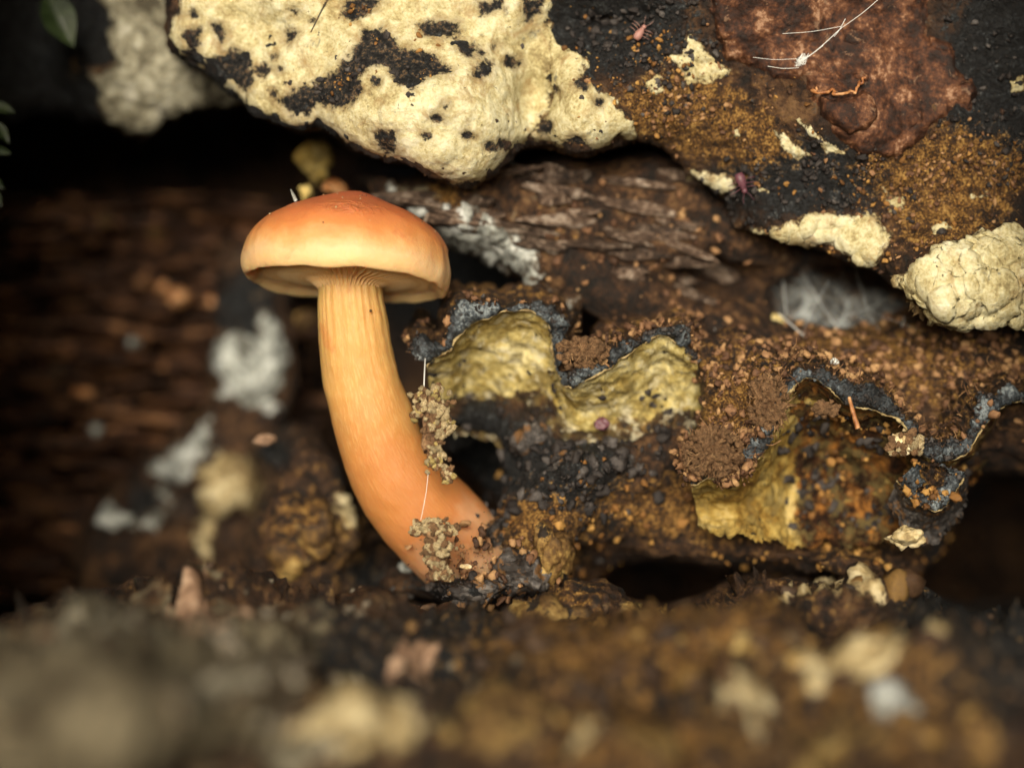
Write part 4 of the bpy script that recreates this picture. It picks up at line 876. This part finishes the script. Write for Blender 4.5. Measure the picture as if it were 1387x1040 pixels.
me = fast_mesh('cap', Pw, F); add_attr(me, 'hgt', np.clip(P[..., 2] / 1.25, 0, 1).ravel()); add_attr(me, 'wrk', wr.ravel())
par(link('cap', me, M['cap']), mush)
ix = RNG.integers(118, 149, 420); jx = RNG.integers(0, SEG, 420); q = S0[ix, jx]
wt = np.abs(np.cos(th[jx])) * 0.7 + (ix - 118) / 30; pf = q[wt > RNG.uniform(.75, 1.35, 420)]; pf = pf + RNG.normal(size=pf.shape) * .03
crumbs('foot_soil', pf, psize(len(pf), .015, .10), 'dark_soil', 'dark crumbs packed round the foot of the stem', cat='soil')
pf2 = np.array(PX(655, 765, .0)) + RNG.normal(size=(260, 3)) * np.array([.42, .2, .26]); crumbs('foot_soil', pf2, psize(260, .012, .07), 'soil', 'brown grit packed against the right side of the stem foot', cat='soil')
# gills: thin blades from margin to stem
def blade(r0, r1, drop):
    n = 14; t = np.linspace(0, 1, n); r = r0 + (r1 - r0) * t
    top = np.interp(r, [0.3, 0.7, 1.0, 1.16, 1.25], [0.14, 0.16, 0.14, 0.09, 0.03])
    bot = top - drop * np.sin(np.clip(t * 1.06, 0, 1) * math.pi * 0.62 + 0.95) * np.clip((1 - t) * 6, 0.12, 1)
    bot[:3] -= np.array([0.16, 0.09, 0.03]) * (r0 < 0.5)
    w = 0.009
    V = []
    for s in (-1, 1):
        for k in range(n): V += [(r[k], s * w, top[k]), (r[k], s * w * .5, bot[k])]
    F = []
    for k in range(n - 1):
        a = 2 * k; F.append([a, a + 1, a + 3, a + 2]); b = 2 * n + 2 * k; F.append([b, b + 2, b + 3, b + 1])
        F.append([a + 1, b + 1, b + 3, a + 3])
    return fast_mesh('gill', np.array(V), np.array(F))
gl = blade(0.36, 1.24, 0.17); gs = blade(0.72, 1.24, 0.13); gl.materials.append(M['gill']); gs.materials.append(M['gill'])
NG = 100
for k in range(NG):
    g = link('gill', gl if k % 2 == 0 else gs)
    g.parent = mush; g.matrix_parent_inverse = Matrix.Translation(mush.location).inverted()
    g.matrix_basis = capR @ Matrix.Rotation(2 * math.pi * (k + RNG.uniform(-.2, .2)) / NG, 4, 'Z')

# little things sticking to the cap
Vs_, Fs_ = ico(1); dome = np.argwhere((np.arange(170)[:, None] < 70) & (np.sin(ph)[None] < -0.1))
for k in range(26):
    j_, i_ = dome[RNG.integers(len(dome))]; q = P[j_, i_] @ np.array(capR.to_3x3()).T + np.array(cap_c)
    par(link('speck', fast_mesh('speck', Vs_ * (1 + .5 * RNG.random(len(Vs_)))[:, None] * RNG.uniform(.006, .015) + q, Fs_), M['crumb_brown' if k % 5 else 'crumb_tan']), mush)
V, F = tube(catmull([PX(401, 272, -.2), PX(397, 264, -.22), PX(394, 257, -.2)], 8), np.linspace(.03, .012, 8), 6, .4)
link('mould_tuft', fast_mesh('mould_tuft', V, F), M['mould'], label='tiny white tuft standing on the left shoulder of the cap', cat='mould')

# silk threads
def thread(pts, r, label, n=30):
    V, F = tube(catmull(pts, n), r, 5); return link('silk_thread', fast_mesh('silk_thread', V, F), M['silk'], label=label, cat='silk thread')
thread([PX(576, 486, -.1), PX(575, 505, -.5), PX(574, 530, -.78)], 0.010, 'dusty silk thread holding the upper soil clod')
thread([PX(580, 640, -.85), PX(577, 668, -.9), PX(570, 704, -.95)], 0.0035, 'fine silk thread running between the two soil clods')
V, F = tube(catmull([PX(447, -6, -1.05), PX(436, 14, -1.1), PX(421, 44, -.95)], 16), np.linspace(.016, .008, 16), 5)
link('needle', fast_mesh('needle', V, F), M['dark_lump'], label='thin dark needle lying across the cream crust', cat='needle')

# ------------------------------------------------------------------ blurred things on the left wall
fm = [lump_mesh('wood_fibre', (1.0, 0.35, 0.16), 0.5, 0.9, 3) for _ in range(10)]
for f_ in fm: f_.materials.append(M['wood'])
wall = link('wood_wall', None, kind='structure', loc=PX(150, 550, 8.4))
for row in range(40):
    py = 275 + row * 13.5 + RNG.uniform(-5, 5); px = -120 + RNG.uniform(0, 60)
    while px < 335 - max(0, row - 20) * 7:
        L = RNG.uniform(30, 190); y = 8.4 + RNG.uniform(-.5, .5) - 0.9 * sstep(500, 800, py); s = SCL(y)
        p = PX(px + L / 2, py, y)
        o = link('wood_fibre', fm[RNG.integers(10)], parent=wall, loc=p - wall.location)
        o.scale = (L * s * 0.56, RNG.uniform(.5, 1.6), RNG.uniform(.35, 1.0)); o.rotation_euler = (RNG.uniform(-.4, .4), RNG.uniform(-.13, .13), RNG.uniform(-.1, .1))
        px += L * RNG.uniform(.7, 1.15)
for px, py, w_, lb in [(219, 387, 19, 'small bright orange bead on the left wood wall'), (239, 404, 33, 'larger round orange bead on the left wood wall'), (145, 297, 22, 'dim orange fleck high on the left wood wall'), (210, 313, 22, 'dim ochre fleck above the orange beads'),
                       (78, 505, 20, 'ochre fleck low on the left wood wall'), (118, 532, 40, 'flat orange fleck near the middle of the left wood wall'), (286, 408, 18, 'orange fleck at the right end of the wood wall')]:
    lump('bead', px, py, 7.5, w_, w_ * (0.55 if 'flat' in lb else .95), 'ochre_chunk' if 'dim' in lb or 'ochre' in lb else 'red_edge', lb, 'bead', amp=.2, sub=3)
lump('mould_fleck', 182, 463, 7.5, 20, 17, 'mould', 'small pale fleck on the dark left wood wall', 'mould', amp=.2, sub=3)
lump('mould_fleck', 131, 583, 7.5, 19, 17, 'mould', 'small grey fleck lower on the left wood wall', 'mould', amp=.2, sub=3)
def blob(cx, cy, w, h, n=11):
    a = np.linspace(0, 6.283, n, endpoint=False) + RNG.uniform(-.2, .2, n); r = RNG.uniform(.62, 1.18, n)
    return [(cx + math.cos(t) * q * w / 2, cy + math.sin(t) * q * h / 2) for t, q in zip(a, r)]
for k, (ms, pl, th, mt, lb) in enumerate([
    (PST, [(300, 470), (320, 440), (350, 450), (378, 430), (386, 480), (380, 530), (360, 560), (330, 545), (300, 540), (290, 500)], .12, 'mould', 'grey white mould patch on the post left of the stem'),
    (PST, [(340, 440), (360, 425), (382, 430), (380, 460), (355, 458)], .10, 'mould', 'thin mould tuft above the grey white patch'),
    (PST, [(205, 640), (235, 600), (262, 578), (290, 570), (298, 610), (280, 640), (250, 648), (225, 652)], .14, 'mould', 'bright blurred mould puff low on the left'),
    (PST, [(125, 690), (150, 676), (190, 690), (220, 690), (210, 715), (170, 722), (135, 712)], .12, 'mould', 'pale mould smear at the foot of the left wall'),
    (PST, [(205, 660), (225, 650), (235, 680), (215, 690)], .08, 'mould', 'dim mould fleck between the puff and the smear'),
    (PST, [(272, 640), (300, 620), (335, 625), (352, 660), (335, 690), (300, 700), (285, 740), (298, 785), (275, 790), (268, 740), (275, 690)], .16, 'pale_chunk', 'cream crust with a long drip left of the stem'),
    (HEP, blob(440, 730, 90, 80), .12, 'ochre_chunk', 'ochre crust on the heap left of the stem foot'), (HEP, blob(470, 690, 50, 50), .10, 'pale_chunk', 'dull cream crust fleck on the heap beside the stem'),
    (HEP, blob(390, 760, 60, 60), .12, 'ochre_chunk', 'dark ochre crust low on the heap left of the stem')]):
    sheet('mould_patch' if mt == 'mould' else 'crust_patch', ms, [pl], (), th * .6, 3, 16, 18, 3, ((0.12, 3, 4, 130.0 + k),), mt, lb, 'mould' if mt == 'mould' else 'crust fungus', seed=70 + k)
for (px, py, w_, h_, mt, lb, y) in [
    (294, 812, 92, 34, 'pink_chip', 'flat pinkish wood chip on the floor at the left', -2.6), (549, 776, 34, 46, 'mould', 'white pebble like mould at the foot of the stem', 1.6),
    (360, 596, 30, 14, 'pink_chip', 'pale orange chip lying on top of the heap', 1.9), (415, 433, 50, 24, 'ochre_chunk', 'ochre blur left of the upper stem', 6.0), (430, 215, 46, 60, 'ochre_dark', 'rusty wood peg above the cap', 3.4),
    (413, 262, 18, 20, 'granule_y', 'yellow granule just above the cap', 2.6), (425, 240, 15, 14, 'granule_y', 'upper yellow granule above the cap', 2.8), (456, 252, 30, 22, 'red_edge', 'orange granule behind the top of the cap', 2.8)]:
    lump('rotten_lump' if mt != 'mould' else 'mould_clump', px, py, y, w_, h_, 'crumb_yellow' if mt == 'granule_y' else mt, lb, 'mould' if mt == 'mould' else 'rotten wood', amp=.55)

# ------------------------------------------------------------------ mid lumps under the brackets
for (px, py, w_, h_, mt, lb, y) in [
    (770, 640, 70, 60, 'dark_lump', 'blue black lump under the arched bracket', .5), (720, 585, 60, 56, 'dark_lump', 'greyish lump right below the left arch', .9), (700, 772, 90, 90, 'dark_lump', 'dark wet lump right of the stem foot', .1), (640, 806, 150, 44, 'dark_lump', 'low dark lump in front of the stem foot', -.5), (668, 722, 40, 40, 'dark_lump', 'small dark lump against the upper stem foot', .5),
    (745, 745, 60, 90, 'ochre_chunk', 'ochre lump hanging right of the stem foot', .1), (815, 575, 20, 20, 'pink_pinch', 'tiny violet pink grain below the middle arch', .6),
    (1225, 722, 60, 34, 'pale_chunk', 'pale crumbly chunk below the drooping lobe', -.3), (1053, 440, 30, 30, 'crumb_yellow', 'yellow crumb on the ledge beside the cobweb', 2.0),
    (1028, 415, 22, 22, 'red_edge', 'small orange crumb on the ledge by the dark gap', 2.1), (757, 312, 16, 16, 'crumb_yellow', 'small yellow crumb on the brown ledge', 1.9), (1131, 489, 12, 9, 'mould', 'tiny bright white grain above the right arch', -.2)]:
    lump('rotten_lump', px, py, y, w_, h_, 'magenta' if mt == 'pink_pinch' else mt, lb, 'rotten wood', amp=.5)

# ------------------------------------------------------------------ blurred foreground chunks
Z8 = lambda pts: [(687 + .5047 * x, 665 + .5047 * y) for x, y in pts]
FG = [(Z8([(670, 150), (760, 130), (850, 170), (930, 190), (1000, 250), (960, 290), (830, 280), (700, 270)]), 'pale_chunk', 'long blurred cream crust in the shade below the right bracket'),
      (Z8([(320, 330), (400, 280), (480, 320), (560, 330), (640, 370), (700, 430), (620, 450), (550, 400), (440, 400), (350, 370)]), 'ochre_chunk', 'long ochre crust blurred in the middle foreground'),
      (blob(1103, 912, 62, 44), 'pale_chunk', 'roundish cream crust blurred in the lower right'), (blob(1140, 874, 46, 40), 'pale_chunk', 'small cream crust above the roundish cream one'), (blob(1178, 902, 96, 70), 'pale_chunk', 'largest cream crust of the blurred lower right'),
      (blob(1258, 885, 66, 60), 'pale_chunk', 'dull cream crust at the right end of the blurred row'), (blob(1020, 960, 84, 48), 'pale_chunk', 'yellowish cream crust at the lower middle right'), (blob(1115, 1000, 150, 70), 'ochre_chunk', 'dull olive crust at the bottom right edge'),
      (blob(1205, 968, 60, 34), 'mould', 'dull grey crust under the largest cream crust'), (blob(500, 985, 200, 60, 13), 'pale_chunk', 'pale ridge of crust blurred at the bottom centre'), (blob(330, 925, 100, 70), 'shaded_crust', 'grey crust knob in the blurred lower left'),
      (blob(225, 940, 70, 90), 'shaded_crust', 'pale grey smear in the blurred lower left'), (blob(415, 925, 30, 76), 'ochre_chunk', 'upright ochre streak in the blurred foreground'), (blob(870, 1015, 120, 80), 'ochre_chunk', 'rusty crust at the bottom edge centre right'),
      (blob(570, 880, 70, 46), 'pink_chip', 'dim pinkish crust before the stem foot'), (blob(745, 845, 110, 70), 'ochre_chunk', 'mossy ochre crust below the stem foot'), (blob(800, 1010, 40, 60), 'pale_chunk', 'small dull cream fleck at the bottom centre right'),
      (blob(690, 985, 120, 50), 'ochre_chunk', 'brown ochre crust at the bottom centre'), (blob(120, 870, 160, 60), 'shaded_crust', 'broad grey crust blurred at the left edge'), (blob(280, 840, 110, 50), 'pink_chip', 'brownish pink crust blurred at the left'),
      (blob(1290, 1000, 110, 60), 'ochre_chunk', 'dark ochre crust in the lower right corner'), (blob(420, 1010, 90, 50), 'shaded_crust', 'greenish grey crust left of the pale bottom ridge'), (blob(1000, 900, 60, 40), 'ochre_chunk', 'small ochre crust right of the long ochre one')]
for k, (pl, mt, lb) in enumerate(FG):
    pl = np.array(pl); pl = (pl - pl.mean(0)) * 1.25 + pl.mean(0)
    sheet('crust_patch', FLD if k in (1, 15) else FLO, [pl], (), .07, 4, 16, 16, 3.0, ((0.10, 2.0, 4, 160.0 + k),), mt, lb, 'crust fungus', seed=90 + k, group='blurred crusts on the floor')
for k, (n_, cx, cy, sx, sy, a, b, mt, lb) in enumerate([(420, 700, 880, 330, 60, .03, .16, 'rot_dark', 'dark crumbly debris strewn over the sloping floor'), (90, 1000, 900, 200, 60, .06, .22, 'rot_ochre', 'ochre brown rotten bits on the floor at the right'),
                                                  (60, 400, 880, 110, 60, .05, .18, 'rot_pale', 'greyish rotten bits on the floor at the left')]):
    crumbs('floor_debris', on_mass(FLO, n_, cx, cy, sx, sy), psize(n_, a, b), mt, lb, cat='debris', sub=2)

# ------------------------------------------------------------------ cobwebs
def strand(name, a, b, r, parent, sag=0.1, n=14):
    a = Vector(a); b = Vector(b); m = (a + b) / 2 + Vector((0, 0, -sag)); V, F = tube(catmull([a, m, b], n), r, 5)
    return par(link(name, fast_mesh(name, V, F), M['silk']), parent)
cw = link('cobweb', None, label='hazy cobweb stretched over the gap right of the ledge', cat='cobweb', loc=PX(1140, 440, 2))
for a, b, r in [((1055, 425, 1.6), (1238, 528, 1.0), .006), ((1060, 370, 2.4), (1070, 430, 1.8), .005), ((1225, 430, 1.6), (1195, 490, 1.2), .005), ((1075, 350, 2.6), (1200, 500, 1.2), .004), ((1310, 470, 1.4), (1240, 430, 1.8), .004), ((975, 420, 1.6), (968, 445, 1.2), .004)]:
    strand('strand', PX(*a), PX(*b), r, cw, .25)
fine = []
for k in range(10):
    a = PX(RNG.uniform(1045, 1190), RNG.uniform(355, 450), RNG.uniform(1.6, 3.4)); b = PX(RNG.uniform(1090, 1250), RNG.uniform(410, 530), RNG.uniform(1.0, 2.2))
    mid = (a + b) / 2 + Vector((RNG.normal() * .2, RNG.normal() * .2, -abs(RNG.normal()) * .2))
    fine.append(tube(catmull([a, mid, b], 8), .0017, 4))
vm = NT('web_film'); fa = vm.math('MULTIPLY', vm.maprange(vm.noise(2.5, 6, 0.65, 1.0), 0.36, 0.68, 0.04, 0.5), vm.attr('film')); vm.done((0.62, 0.67, 0.66), None, 0.8, 0.2); vm.l(fa, vm.b.inputs['Alpha'])
gu, gv = np.meshgrid(np.linspace(0, 1, 40), np.linspace(0, 1, 30)); cn = [np.array(PX(*q)) for q in ((1035, 350, 2.8), (1250, 405, 2.2), (1055, 470, 1.6), (1270, 540, 1.0))]
W_ = cn[0] * ((1 - gu) * (1 - gv))[..., None] + cn[1] * (gu * (1 - gv))[..., None] + cn[2] * ((1 - gu) * gv)[..., None] + cn[3] * (gu * gv)[..., None]
W_ = W_ + np.array([0, 1, -.4]) * (0.35 * np.sin(gu * 3.14) * np.sin(gv * 3.14) + 0.12 * fbm(W_.reshape(-1, 3), 1.5, 3, 9).reshape(gu.shape))[..., None]
me = fast_mesh('film', W_.reshape(-1, 3), grid_faces(np.ones((29, 39), bool))); add_attr(me, 'film', (np.clip(np.sin(gu * 3.14) * 1.5, 0, 1) * np.clip(np.sin(gv * 3.14) * 1.5, 0, 1)).ravel())
par(link('film', me, vm.m), cw)
V, F = join(fine); par(link('fine_silk', fast_mesh('fine_silk', V, F), M['silk'], kind='stuff'), cw)
cw2 = link('cobweb', None, label='fine cobweb with a bright knot across the red brown crust', cat='cobweb', loc=PX(1080, 85, -.9))
for a, b, r in [((1040, 90, -.7), (1082, 92, -.95), .004), ((1020, 78, -.7), (1078, 80, -.95), .003), ((1078, 90, -.95), (1140, 38, -.9), .005), ((1140, 38, -.9), (1195, -5, -.6), .004), ((1080, 84, -.95), (1115, 62, -.9), .007), ((1060, 46, -.7), (1140, 36, -.9), .003), ((1130, 50, -.8), (1145, 26, -.8), .004)]:
    strand('strand', PX(*a), PX(*b), r, cw2, 0.02)
kn = [tube(catmull([PX(1074 + RNG.uniform(0, 14), 92 - RNG.uniform(0, 14), -.95 + RNG.normal() * .03), PX(1080 + RNG.uniform(0, 10), 84 + RNG.uniform(-6, 6), -.97), PX(1084 + RNG.uniform(0, 12), 80 - RNG.uniform(0, 8), -.95)], 6), .003, 4) for _ in range(22)]
V, F = join(kn); par(link('knot', fast_mesh('knot', V, F), M['silk'], kind='stuff'), cw2)

# ------------------------------------------------------------------ mites
def mite(px, py, y, L, ang, mat, label):
    s = SCL(y); root = link('mite', None, label=label, cat='mite', loc=PX(px, py, y)); root.rotation_euler = (0, math.radians(ang), 0)
    V, F = ico(3); x = V[:, 0]
    W = V * np.array([1, .55, .55]) * (1 + 0.06 * np.cos(x * 16))[:, None]; W[:, 1:] *= (0.75 - 0.3 * x)[:, None] * 1.25
    link('body', fast_mesh('body', W * L * s * .5, F), M[mat], parent=root)
    Hd = V * L * s * .15 + np.array([L * s * .52, 0, 0]); link('head', fast_mesh('head', Hd, F), M[mat], parent=root)
    for sx in (-.1, .15, .35):
        for sd in (-1, 1):
            p = np.array([(sx, -.1, sd * .15), (sx + .08, -.3, sd * .45), (sx + .12, -.1, sd * .75)]) * L * s
            V2, F2 = tube(catmull(p, 8), L * s * .018, 5); link('leg', fast_mesh('leg', V2, F2), M[mat], parent=root)
    for sd in (-1, 1):
        p = np.array([(.6, 0, sd * .06), (.85, -.1, sd * .2), (1.15, -.05, sd * .3)]) * L * s
        V2, F2 = tube(catmull(p, 8), L * s * .013, 5); link('antenna', fast_mesh('antenna', V2, F2), M[mat], parent=root)
Pm, nm = OVM.at([866, 1004], [46, 246])
mite(866, 46, Pm[0][1] - .14, 21, -55, 'pink', 'tiny pale pink mite on the dark bark beside the cream crust')
mite(1004, 246, Pm[1][1] - .14, 26, 70, 'magenta', 'tiny magenta mite between two cream crust scraps')

# ------------------------------------------------------------------ leaves at the left edge
M['leaf'] = crust_mat('leaf_green', [(0, (0.020, 0.035, 0.012)), (1, (0.06, 0.09, 0.03))], 2, 8, 0.3, 0.02, 0.5, 0.4)
M['leaf_shaded'] = crust_mat('leaf_shaded', [(0, (0.012, 0.022, 0.006)), (1, (0.03, 0.05, 0.014))], 2, 8, 0.3, 0.02, 0.5, 0.4)  # green cut darker to stand in for shade on the corner leaf
def leaf_mesh(L, W, curl=0.15):
    n = 16; m = 7; u = np.linspace(0, 1, n); v = np.linspace(-1, 1, m); V = []
    for a in u:
        wd = W * math.sin(math.pi * min(1, a ** 0.8)) * 0.5
        for b in v: V.append((a * L, -curl * L * math.sin(a * 2) * .5 + abs(b) * wd * .35, b * wd))
    top = np.array(V); bot = top + np.array([0, 0.02, 0])
    F = grid_faces(np.ones((n - 1, m - 1), bool)); return fast_mesh('leaf', np.vstack([top, bot]), np.vstack([F, F[:, ::-1] + len(top)]))
sp = link('leafy_sprig', None, label='dark leafy sprig at the left edge of the hollow', cat='sprig', loc=PX(-30, 280, 1.5))
V, F = tube(catmull([PX(-30, 280, 1.5), PX(-14, 210, 1.4), PX(-10, 120, 1.5)], 20), .03, 6); par(link('twig', fast_mesh('twig', V, F), M['wood']), sp)
for px, py, a, L in [(-12, 140, 20, 34), (-8, 165, 55, 36), (-14, 185, 75, 40), (-10, 200, 20, 26), (-20, 235, 40, 34), (-12, 255, 60, 30)]:
    o = par(link('leaf', leaf_mesh(L / 95, L / 220), M['leaf']), sp); o.location = PX(px, py, 1.4); o.rotation_euler = (RNG.uniform(-.4, .4), math.radians(a), RNG.uniform(-.3, .3))
o = link('leaf', leaf_mesh(0.9, 0.5, .3), M['leaf_shaded'], label='blurred green leaf at the upper left corner', cat='leaf'); o.location = PX(62, -10, 2.2); o.rotation_euler = (.2, math.radians(62), .2)
